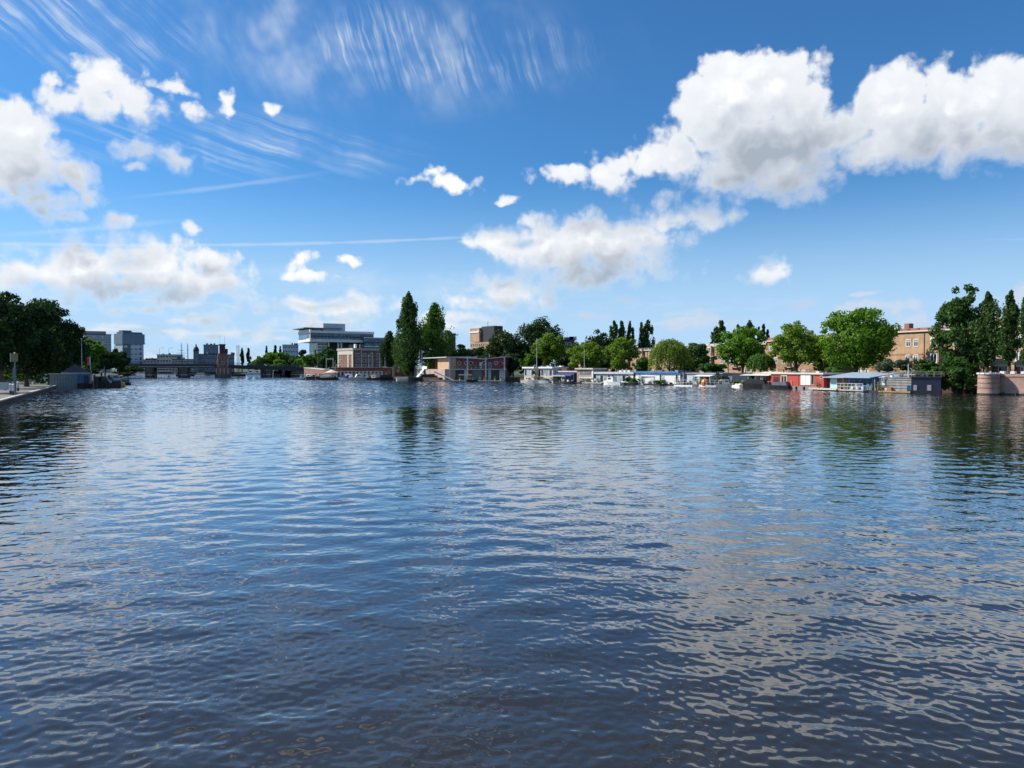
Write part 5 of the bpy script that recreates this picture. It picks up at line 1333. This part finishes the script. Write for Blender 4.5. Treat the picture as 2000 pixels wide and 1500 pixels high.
# ================================================================== left bank
# boathouse: low grey annexe and gabled house with blue doors
FL_ = FPerp(97, 149, 178)
bh = thing('boathouse', 'grey timber boathouse with hipped dark roof and blue doors on the left bank', 'boathouse', FL_)
z = lambda q: FL_.z(140, q)
xg = FL_.x(122); GT = mat('grey_green_timber', (.27, .32, .32), .75, .2, streak=.3)
MB().box(0, FL_.x(151), -.6, 5, .0, z(731)).part('annexe_wall', GT, bh)
MB().box(-.15, FL_.x(151) + .1, -.75, 5.1, z(731), z(729.6)).part('annexe_roof', LIGHTGREY, bh)
for i in range(11): MB().box(.3 + i * .48, .36 + i * .48, -.63, -.603, .2, z(731.5)).part('board_joint', SLATE, bh)
MB().box(FL_.x(151) + .01, FL_.L, .1, 7, .0, z(728)).part('wall', GT, bh)
MB().box(FL_.x(153), FL_.x(163), .02, .097, .1, z(733)).part('door', BLUE, bh); MB().box(FL_.x(163.6), FL_.x(173), .02, .098, .1, z(733)).part('door', mat('dark_blue_paint', (.02, .05, .12), .5, .1), bh)
xa, xb, xc = FL_.x(119), FL_.x(179), FL_.x(147)
b = MB(); ze, zp = z(728.2), z(711)
b.add([(xa, -.3, ze), (xb, -.3, ze), (xb, 7.3, ze), (xa, 7.3, ze), (xc, 1.0, zp), (xc, 6, zp)], [(0, 1, 4), (1, 2, 5, 4), (2, 3, 5), (3, 0, 4, 5), (3, 2, 1, 0)])
b.part('roof', mat('weathered_slate', (.075, .075, .085), .75, .3), bh)
MB().box(xa + .05, xb - .05, -.34, -.302, ze - .16, ze + .05).part('fascia', LIGHTGREY, bh)
MB().box(FL_.x(177), FL_.x(179), -.05, .09, 0, ze - .16).part('corner_post', WHITE, bh)
MB().box(-.3, FL_.L + .3, -1.0, 6.5, -.6, -.02).part('float', DARK, bh)
# sign mast, lamp, posts on the quay
def stand(px, py, z0=.506): d = DW(py, z0); return W(px, d), d
q, d = stand(29.5, 773); t = thing('sign_mast', 'grey post with a square yellowish notice board on the quay', 'sign', loc=(q.x, q.y, .506))
h = ZP(690, d) - .506
MB().tube((0, 0, 0), (0, 0, h - .4), .13, .10, 8).part('pole', SLATE, t)
MB().box(-.42, .42, -.12, -.02, h - 1.0, h).part('notice_board', mat('yellowed_panel', (.20, .165, .07), .6, .3), t); MB().box(-.5, -.42, -.14, 0, h - 1.05, h + .02).part('board_edge', CREAM, t)
MB().tube((0, 0, h), (0, 0, h + .12), .15, .05, 8).part('cap', CREAM, t); MB().box(-.18, .18, -.2, -.1, 1.6, 3.4).part('equipment_box', SLATE, t)
q, d = stand(66, 750); t = thing('street_lamp', 'white mushroom topped lamp post under the left trees', 'street lamp', loc=(q.x, q.y, .506))
h = ZP(705, d) - .506
MB().tube((0, 0, 0), (0, 0, h - .5), .10, .07, 8).part('pole', GREYW, t); MB().lathe([(.12, h - .6), (.42, h - .35), (.40, h - .22), (.1, h - .05)], 12).part('lamp_head', LIGHTGREY, t); MB().lathe([(.35, 0), (.2, .35), (.1, .4)], 8).part('foot', GREYW, t)
for px, py, lab in ((20.5, 771, 'white topped quay post left of the notice board'), (26, 772, 'white topped quay post just left of the sign pole'), (35, 764, 'white topped quay post right of the sign pole')):
    q, d = stand(px, py); t = thing('quay_post', lab, 'post', loc=(q.x, q.y, .506), group='white topped quay posts')
    MB().tube((0, 0, 0), (0, 0, .5), .15, n=8).part('base', DARK, t); MB().tube((0, 0, .5), (0, 0, 1.25), .16, .14, 8).part('shaft', LIGHTGREY, t); MB().lathe([(.2, 1.25), (.2, 1.33), (.05, 1.42)], 8).part('cap', WHITE, t)
# parked bicycles
def bicycle(label, px, py, rz):
    q, d = stand(px, py); t = thing('bicycle', label, 'bicycle', loc=(q.x, q.y, .506), rz=rz, group='bicycles parked on the quay')
    for xx in (-.55, .55):
        b = MB(); n = 14
        ring = lambda r, y: [(xx + r * math.cos(2 * math.pi * i / n), y, .34 + r * math.sin(2 * math.pi * i / n)) for i in range(n)]
        vs = ring(.34, 0.02) + ring(.30, .02) + ring(.34, -.02) + ring(.30, -.02)
        b.add(vs, [f for i in range(n) for f in ((i, (i + 1) % n, n + (i + 1) % n, n + i), (2 * n + i, 3 * n + i, 3 * n + (i + 1) % n, 2 * n + (i + 1) % n), (i, 2 * n + i, 2 * n + (i + 1) % n, (i + 1) % n))]); b.part('wheel', DARK, t)
    fr = MB()
    for a, c in (((-.55, 0, .34), (-.15, 0, .85)), ((-.55, 0, .34), (0, 0, .3)), ((0, 0, .3), (-.15, 0, .85)), ((0, 0, .3), (.42, 0, .85)), ((-.15, 0, .8), (.42, 0, .85)), ((.42, 0, .95), (.55, 0, .34))): fr.tube(a, c, .025, n=5)
    fr.part('frame', SLATE, t); MB().box(-.28, -.02, -.07, .07, .88, .96).part('saddle', DARK, t); MB().tube((.40, -.28, 1.02), (.40, .28, 1.02), .02, n=5).part('handlebar', STEEL, t)
for px, py, lab in ((44, 752, 'dark parked bicycle nearest the sign mast'), (51, 751, 'dark parked bicycle in the middle of the rack'), (58, 750.5, 'dark parked bicycle left of the mushroom lamp'), (76, 750, 'dark parked bicycle right of the mushroom lamp')):
    bicycle(lab, px, py, .4 + px)
# people-free pieces: bins, van, kiosk
for px, py, lab, m_ in ((7, 762, 'pale grey container at the left picture edge', LIGHTGREY), (13, 760, 'slate grey container beside the pale one', SLATE)):
    q, d = stand(px, py); t = thing('waste_container', lab, 'container', loc=(q.x, q.y, .506), rz=.2)
    MB().box(-.55, .55, -.5, .5, .1, 1.25).part('bin', m_, t); MB().prism([(-.6, 1.25), (.6, 1.25), (.5, 1.45), (-.5, 1.45)], -.52, .52).part('lid', DARK, t)
    for xx in (-.4, .4): MB().tube((xx, -.52, .1), (xx, -.45, .1), .1, n=8).part('wheel', DARK, t)
q, d = stand(91, 748); t = thing('white_van', 'white delivery van parked beside the boathouse under the trees', 'van', loc=(q.x, q.y, .506), rz=.1)
MB().prism([(-2.2, .35), (2.3, .35), (2.3, 1.0), (1.7, 1.2), (1.2, 2.1), (-2.2, 2.1)], -.9, .9).part('body', WHITE, t)
MB().prism([(.75, 1.25), (1.55, 1.25), (1.15, 1.95), (.75, 1.95)], -.915, .915).part('side_window', GLASS, t)
for xx in (-1.4, 1.5):
    for yy in (-.86, .86): MB().tube((xx, yy - .1, .33), (xx, yy + .1, .33), .33, n=12).part('wheel', DARK, t)
# flagpole and banner behind the boathouse
q = W(160, 165); t = thing('flagpole', 'white flagpole rising behind the boathouse roof', 'pole', loc=(q.x, q.y, .5)); MB().tube((0, 0, 0), (0, 0, ZP(663, 165) - .5), .09, .05, 6).part('pole', WHITE, t); MB().lathe([(.02, ZP(663, 165) - .5), (.12, ZP(663, 165) - .4), (.02, ZP(663, 165) - .25)], 8).part('finial', WHITE, t)
q = W(173, 168); t = thing('banner', 'red and white upright banner right of the white flagpole', 'banner', loc=(q.x, q.y, .5))
zb_, zt_ = ZP(714, 168) - .5, ZP(697, 168) - .5
MB().tube((.45, 0, 0), (.45, 0, zt_ + .1), .05, n=6).part('pole', WHITE, t)
MB().box(-.35, .40, -.02, .02, zb_, zt_).part('cloth', mat('coral_red_cloth', (.62, .10, .08), .8, .1), t); MB().box(.16, .36, -.03, -.021, zb_ + .1, zt_ - .1).part('white_stripe', WHITE, t)
# moored boats by the boathouse
boat('dark old barge moored right of the boathouse', 195, 152, 7.5, .35, DWOOD, DARK, True, 0, None, None, 2.6, name='work_boat')
boat('dark green covered launch behind the old barge', 207, 172, 7, .5, DARK, SLATE, True, 0, None, None, 2.4, name='work_boat')
boat('grey cabin cruiser farthest right of the left bank moorings', 220, 190, 7.5, .6, SLATE, LIGHTGREY, True, 0, None, None, 2.6)
boat('black inflatable dinghy beside the yellow buoy', 243, 176, 3.0, .9, DARK, DARK, False, 0, None, None, 1.6)
boat('dark cabin boat squeezed between old barge and launch', 201, 160, 6, .1, DARK, LIGHTGREY, True, 3.5, None, None, 2.2, name='work_boat')
boat('grey tarpaulin covered boat beneath the dark bank trees', 214, 204, 7, .3, SLATE, DARK, False, 2.5, None, SLATE, 2.4, name='work_boat')
for px, d, h, lab in ((178, 156, 3.2, 'tall timber mooring post behind the boathouse corner'), (198, 166, 3.0, 'thin timber mooring post behind the old barge'), (184, 149, 2.6, 'thick timber mooring post right of the boathouse corner'), (189, 149, 2.2, 'shorter timber mooring post beside the thick one'), (213, 160, 2.4, 'timber mooring post among the dark boats')):
    q = W(px, d); t = thing('mooring_post', lab, 'post', loc=(q.x, q.y, 0), group='timber mooring posts'); MB().tube((0, 0, -.6), (0, 0, h), .22, .20, 8).part('shaft', DWOOD, t); MB().lathe([(.23, h), (.23, h + .12), (.05, h + .2)], 8).part('cap', GREYW, t)
q = W(237, 157); t = thing('buoy', 'yellow ball buoy floating right of the dark boats', 'buoy', loc=(q.x, q.y, 0))
MB().lathe([(.05, -.3), (.6, -.1), (.75, .4), (.55, 1.0), (.1, 1.2)], 14).part('ball', YELLOW, t, smooth=True); MB().lathe([(.1, 1.2), (.1, 1.4), (.03, 1.45)], 8).part('ring', STEEL, t)
q = W(330, 330); t = thing('buoy', 'tiny white marker buoy before the left bridge span', 'buoy', loc=(q.x, q.y, 0)); MB().lathe([(.05, -.3), (.4, 0), (.3, .7), (.05, 1.3)], 10).part('body', WHITE, t); MB().tube((0, 0, 1.2), (0, 0, 2.0), .04, n=5).part('topmark', DARK, t)
# hedge, low wall beneath the trees
F = FP(0, 196, 100, 214, .5); t = thing('garden_wall', 'long low white wall seen between the left tree trunks', 'wall', F); MB().box(-20, F.L, 0, .4, 0, 1.6).part('wall', WHITE, t); MB().box(-20.1, F.L + .1, -.06, .46, 1.6, 1.72).part('coping', STONE, t)
# ================================================================== trees, right bank
TR = 'trees on the right bank'
tree_px('broad_tree', 'tall dark tree with leaves hanging to the water beside the bastion', 1878, 121, 560, 92, 750, L_DEEP, lobes=81, n=15000, leaf=.26, group=TR)
tree_px('waterside_bush', 'leafy thicket hanging into the water right of the navy houseboat', 1868, 117, 690, 62, 768, L_DEEP, 'bush', z0=.1, lobes=40, n=7000, leaf=.22, cat='bush', group='bushes by the water')
tree_px('waterside_bush', 'leafy thicket at the foot of the round bastion', 1897, 115.5, 715, 34, 768, L_MID, 'bush', z0=.1, lobes=21, n=3000, leaf=.2, cat='bush', group='bushes by the water')
PG = 'poplars behind the quay wall'
tree_px('poplar', 'slim poplar directly left of the round bastion top', 1928, 117, 572, 62, 706, L_POP, 'poplar', lobes=62, n=7500, leaf=.22, group=PG)
tree_px('poplar', 'slim poplar behind the quay wall, second from the right edge', 1971, 114, 568, 60, 706, L_POP, 'poplar', lobes=62, n=7500, leaf=.22, group=PG)
tree_px('poplar', 'slim poplar cut by the right picture edge', 2003, 112, 572, 44, 706, L_POP, 'poplar', lobes=54, n=5500, leaf=.22, group=PG)
tree_px('lime_tree', 'largest bright green lime tree, behind the blue houseboat', 1672, 147, 596, 128, 726, L_BRIGHT, lobes=70, n=15000, leaf=.30, group=TR)
tree_px('lime_tree', 'round yellow green lime tree behind the red houseboat', 1556, 158, 628, 92, 722, L_YELL, seed=77, lobes=51, n=10000, leaf=.29, group=TR)
tree_px('lime_tree', 'bright lime tree left of the small weeping willow', 1450, 174, 640, 86, 722, L_BRIGHT, lobes=51, n=9000, leaf=.31, group=TR)
tree_px('weeping_willow', 'small dark weeping willow behind the red houseboat awning', 1486, 163, 689, 50, 729, L_MID, 'willow', n=6500, leaf=.20, group=TR)
tree_px('weeping_willow', 'large yellow green willow behind the blue roofed houseboat', 1308, 190, 660, 76, 730, L_WIL, 'willow', n=9500, leaf=.25, group=TR)
tree_px('lime_tree', 'dark green tree just right of the large willow', 1363, 196, 668, 46, 722, L_DEEP, lobes=37, n=5500, leaf=.30, group=TR)
tree_px('lime_tree', 'yellow green tree above the glazed houseboat', 1212, 204, 656, 66, 722, L_YELL, lobes=43, n=8000, leaf=.32, group=TR)
tree_px('lime_tree', 'wide yellow green tree above the two storey houseboat', 1146, 212, 671, 76, 722, L_YELL, lobes=43, n=8000, leaf=.32, group=TR)
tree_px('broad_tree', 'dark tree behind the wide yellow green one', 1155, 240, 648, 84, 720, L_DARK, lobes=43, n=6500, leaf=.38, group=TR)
tree_px('lime_tree', 'small yellow green tree above the cream houseboat', 1070, 224, 652, 58, 712, L_YELL, lobes=37, n=6500, leaf=.32, group=TR)
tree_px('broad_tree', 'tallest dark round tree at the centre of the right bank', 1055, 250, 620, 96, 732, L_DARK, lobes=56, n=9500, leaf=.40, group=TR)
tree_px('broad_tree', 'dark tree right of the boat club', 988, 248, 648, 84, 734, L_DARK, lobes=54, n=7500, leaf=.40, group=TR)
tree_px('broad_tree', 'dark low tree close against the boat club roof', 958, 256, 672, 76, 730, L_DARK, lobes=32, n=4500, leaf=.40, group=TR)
tree_px('young_tree', 'small bright tree over the left cream pavilion', 1029, 226, 684, 26, 722, L_BRIGHT, lobes=21, n=2500, leaf=.28, group=TR)
tree_px('broad_tree', 'dark low tree behind the boat club terrace', 914, 272, 675, 72, 715, L_DEEP, lobes=32, n=5000, leaf=.40, group=TR)
tree_px('tall_poplar', 'tallest broad poplar standing left of the boat club', 799, 262, 573, 72, 730, L_POP, 'poplar', lobes=148, n=22000, leaf=.38, bark=BARKP, group=TR)
tree_px('tall_poplar', 'second tall poplar close to the boat club terrace', 850, 268, 598, 88, 724, L_MID, 'poplar', lobes=108, n=16000, leaf=.40, bark=BARKP, group=TR)
tree_px('dark_tree', 'dark narrow tree left of the tallest poplar', 760, 276, 649, 46, 724, L_DARK, 'poplar', lobes=48, n=6000, leaf=.40, group=TR)
tree_px('round_shrub', 'round green shrub before the pale edged brick house', 1390, 176, 706, 50, 731, L_DEEP, 'bush', lobes=27, n=4000, leaf=.24, cat='shrub', group='shrubs on the right bank')
tree_px('round_shrub', 'round clipped shrub before the far right brick house', 1806, 124, 702, 42, 727, L_DEEP, 'bush', lobes=32, n=4000, leaf=.18, cat='shrub', group='shrubs on the right bank')
tree_px('loose_shrub', 'feathery grey green shrub behind the weathered houseboat', 1742, 127, 700, 56, 729, L_GREY, 'bush', lobes=27, n=4000, leaf=.18, cat='shrub', group='shrubs on the right bank')
tree_px('loose_shrub', 'low shrub behind the long blue houseboat', 1628, 142, 716, 40, 731, L_MID, 'bush', lobes=21, n=2200, leaf=.2, cat='shrub', group='shrubs on the right bank')
tree_px('loose_shrub', 'leafy shrub on the roofs left of the leafy bank', 1828, 121, 716, 30, 735, L_MID, 'bush', lobes=18, n=1800, leaf=.18, cat='shrub', group='shrubs on the right bank')
# plants on boats and jetties
PL = 'plants on boats and jetties'
for (px, d, top, wd, foot, m_, lab, z_) in ((1296, 173, 741, 38, 756, L_DEEP, 'dark floating reed bed left of the railed rafts', .0), (1226, 181, 733, 14, 750, L_DEEP, 'dark potted bush left of the white gazebo', .3), (1240, 179, 738, 20, 752, L_YELL, 'yellow green plants beside the white gazebo', .2),
        (1405, 160, 727, 22, 748, L_GREY, 'grey green bushy plants right of the orange canopy', .4), (1371, 161, 741, 9, 754, L_YELL, 'bright green plant left of the orange canopy', .3), (1436, 152, 741, 14, 752, L_YELL, 'grassy plants on the left end of the garden barge', .7), (1453, 150, 743, 18, 752, L_WIL, 'grassy plants on the right end of the garden barge', .7),
        (1345, 163, 745, 10, 753, L_MID, 'small plants on the left railed raft', .3), (1043, 208, 724, 8, 735, L_MID, 'tall potted plant between the cream pavilions', 1.9)):
    tree_px('potted_plants', lab, px, d, top, wd, foot, m_, 'bush', z0=z_, lobes=12, n=900, leaf=.16, cat='plants', group=PL, stem=False)
# far poplars
FPG = 'far poplars on the skyline'
for px, top, wd, lab in ((1200, 624, 20, 'far poplar above the yellow green tree, left of the trio'), (1213, 626, 20, 'far poplar above the yellow green tree, second of the trio'), (1230, 628, 18, 'far poplar above the yellow green tree, right of the trio'), (1252, 630, 16, 'far poplar left half of the dark pair by the willow'), (1265, 623, 20, 'far poplar right half of the dark pair by the willow'),
        (1398, 640, 20, 'far poplar shorter of two left of the bright lime'), (1407, 626, 22, 'far poplar taller of two left of the bright lime'), (1440, 634, 18, 'far poplar peeping over the bright lime, left'), (1464, 626, 20, 'far poplar peeping over the bright lime, right'), (1481, 637, 8, 'tiny far poplar left of the skyline gap'), (1491, 631, 13, 'far poplar standing in the skyline gap'), (1499, 643, 8, 'tiny far poplar right in the skyline gap')):
    tree_px('far_poplar', lab, px, 330, top, wd * 1.7, 705, L_POP, 'poplar', lobes=32, n=2600, leaf=.50, group=FPG)
# trees beyond the bridge
BG = 'trees beyond the bridge'
for i, (px, d, top, wd, m_, lab) in enumerate(((512, 560, 694, 30, L_MID, 'round tree farthest left beyond the right bridge half'), (532, 570, 688, 40, L_BRIGHT, 'broad light tree beyond the bridge under the far poplars'), (556, 565, 688, 36, L_MID, 'round tree beyond the bridge below the grey slab'), (574, 560, 694, 30, L_DEEP, 'dark round tree beyond the bridge right of the slab'),
        (592, 520, 699, 36, L_BRIGHT, 'light tree beyond the bridge under the glass office edge'), (607, 480, 694, 30, L_MID, 'green tree left below the glass office'), (625, 440, 684, 36, L_MID, 'green tree before the glass office corner'), (638, 400, 674, 32, L_DEEP, 'taller dark tree before the glass office recess'), (590, 590, 682, 22, L_DARK, 'small dark tree top between slab and glass office'), (654, 360, 694, 26, L_DARK, 'dark tree left of the brick warehouse'), (498, 575, 703, 24, L_MID, 'low tree right of the paired far poplars'), (545, 540, 704, 30, L_BRIGHT, 'low light tree just above the bridge railing'))):
    tree_px('broad_tree', lab, px, d, top, wd, 722, m_, lobes=29, n=3200, leaf=.62 * d / 500, group=BG)
for px, top, wd, lab in ((473, 680, 11, 'paired far poplar right of the bridge tower, left one'), (486, 679, 11, 'paired far poplar right of the bridge tower, right one'), (521, 675, 9, 'far poplar tip above the broad light tree'), (538, 673, 12, 'far poplar left of the grey slab'), (548, 675, 8, 'far poplar touching the grey slab')):
    tree_px('far_poplar', lab, px, 580, top, wd, 712, L_POP, 'poplar', lobes=27, n=1800, leaf=.7, group=BG)
# ================================================================== trees, left bank
LG = 'big dark trees on the left bank'
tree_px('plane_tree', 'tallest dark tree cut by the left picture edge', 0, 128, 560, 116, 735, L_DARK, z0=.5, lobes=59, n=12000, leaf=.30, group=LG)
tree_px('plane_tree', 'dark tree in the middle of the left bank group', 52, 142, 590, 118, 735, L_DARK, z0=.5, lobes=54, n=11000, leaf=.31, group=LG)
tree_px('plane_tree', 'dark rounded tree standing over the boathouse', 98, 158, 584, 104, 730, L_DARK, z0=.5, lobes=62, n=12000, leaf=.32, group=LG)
tree_px('plane_tree', 'dark tree added off the left edge to shade the quay', -46, 104, 552, 120, 735, L_DARK, z0=.5, lobes=45, n=7000, leaf=.34, group=LG)  # added for its shade on the quay; the stem stands out of view
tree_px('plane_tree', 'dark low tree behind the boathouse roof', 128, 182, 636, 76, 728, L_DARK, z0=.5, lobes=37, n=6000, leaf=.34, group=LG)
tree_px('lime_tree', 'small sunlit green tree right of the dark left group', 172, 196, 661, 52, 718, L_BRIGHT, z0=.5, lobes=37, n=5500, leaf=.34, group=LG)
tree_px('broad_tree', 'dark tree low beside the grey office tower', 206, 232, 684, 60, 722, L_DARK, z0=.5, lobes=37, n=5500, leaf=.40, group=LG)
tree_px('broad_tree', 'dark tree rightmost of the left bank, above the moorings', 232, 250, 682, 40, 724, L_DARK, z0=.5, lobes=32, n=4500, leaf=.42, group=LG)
for px, d, top, wd, m_, lab in ((22, 172, 727, 34, L_MID, 'green bush behind the sign mast'), (50, 176, 728, 30, L_MID, 'green bush behind the parked bicycles'), (80, 170, 732, 30, L_DEEP, 'dark bush left of the white van'), (-6, 170, 725, 34, L_BRIGHT, 'light bush at the left picture edge')):
    tree_px('quay_bush', lab, px, d, top, wd, 752, m_, 'bush', z0=.5, lobes=18, n=1800, leaf=.22, cat='bush', group='bushes under the left trees')
tree_px('far_tree', 'dark tree tops beyond the left bridge piers', 296, 640, 700, 40, 722, L_DEEP, lobes=27, n=2200, leaf=.8, group=BG)

tree_px('broad_tree', 'dark undergrowth tree right of the boat club by the water', 1002, 236, 690, 46, 742, L_DARK, lobes=32, n=4500, leaf=.34, group=TR)
tree_px('broad_tree', 'dark tree in the gap behind the blue awning houseboat', 1108, 232, 682, 44, 735, L_DARK, lobes=32, n=4500, leaf=.36, group=TR)
tree_px('broad_tree', 'dark shaded tree behind the large willow', 1340, 205, 690, 60, 730, L_DARK, lobes=32, n=4500, leaf=.32, group=TR)
tree_px('broad_tree', 'dark low tree right of the round yellow green lime', 1600, 168, 676, 40, 728, L_DEEP, lobes=29, n=4000, leaf=.30, group=TR)
tree_px('young_tree', 'low green tree between the glazed boat and the willow', 1255, 196, 694, 40, 728, L_MID, lobes=27, n=3000, leaf=.28, group=TR)

HG = 'hedges behind the left quay'
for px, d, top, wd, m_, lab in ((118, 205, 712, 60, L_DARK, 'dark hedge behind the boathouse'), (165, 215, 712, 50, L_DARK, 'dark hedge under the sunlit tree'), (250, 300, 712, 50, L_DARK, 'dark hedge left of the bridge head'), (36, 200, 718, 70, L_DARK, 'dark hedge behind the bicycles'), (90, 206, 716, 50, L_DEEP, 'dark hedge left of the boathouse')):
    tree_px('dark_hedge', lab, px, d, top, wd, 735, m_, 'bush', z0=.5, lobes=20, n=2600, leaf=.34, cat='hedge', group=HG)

tree_px('broad_tree', 'leafy tree hiding the foot of the glass office', 612, 405, 688, 44, 722, L_MID, lobes=28, n=4500, leaf=.5, group=BG)
tree_px('broad_tree', 'green tree between the poplars and the brick block', 893, 285, 684, 40, 715, L_DEEP, lobes=26, n=3500, leaf=.4, group=TR)
tree_px('broad_tree', 'dark tree hiding the wall between yellow green trees', 1185, 222, 690, 50, 730, L_DARK, lobes=26, n=4000, leaf=.36, group=TR)
tree_px('lime_tree', 'green tree filling the gap left of the largest lime', 1610, 166, 655, 44, 726, L_BRIGHT, lobes=28, n=4500, leaf=.30, group=TR)
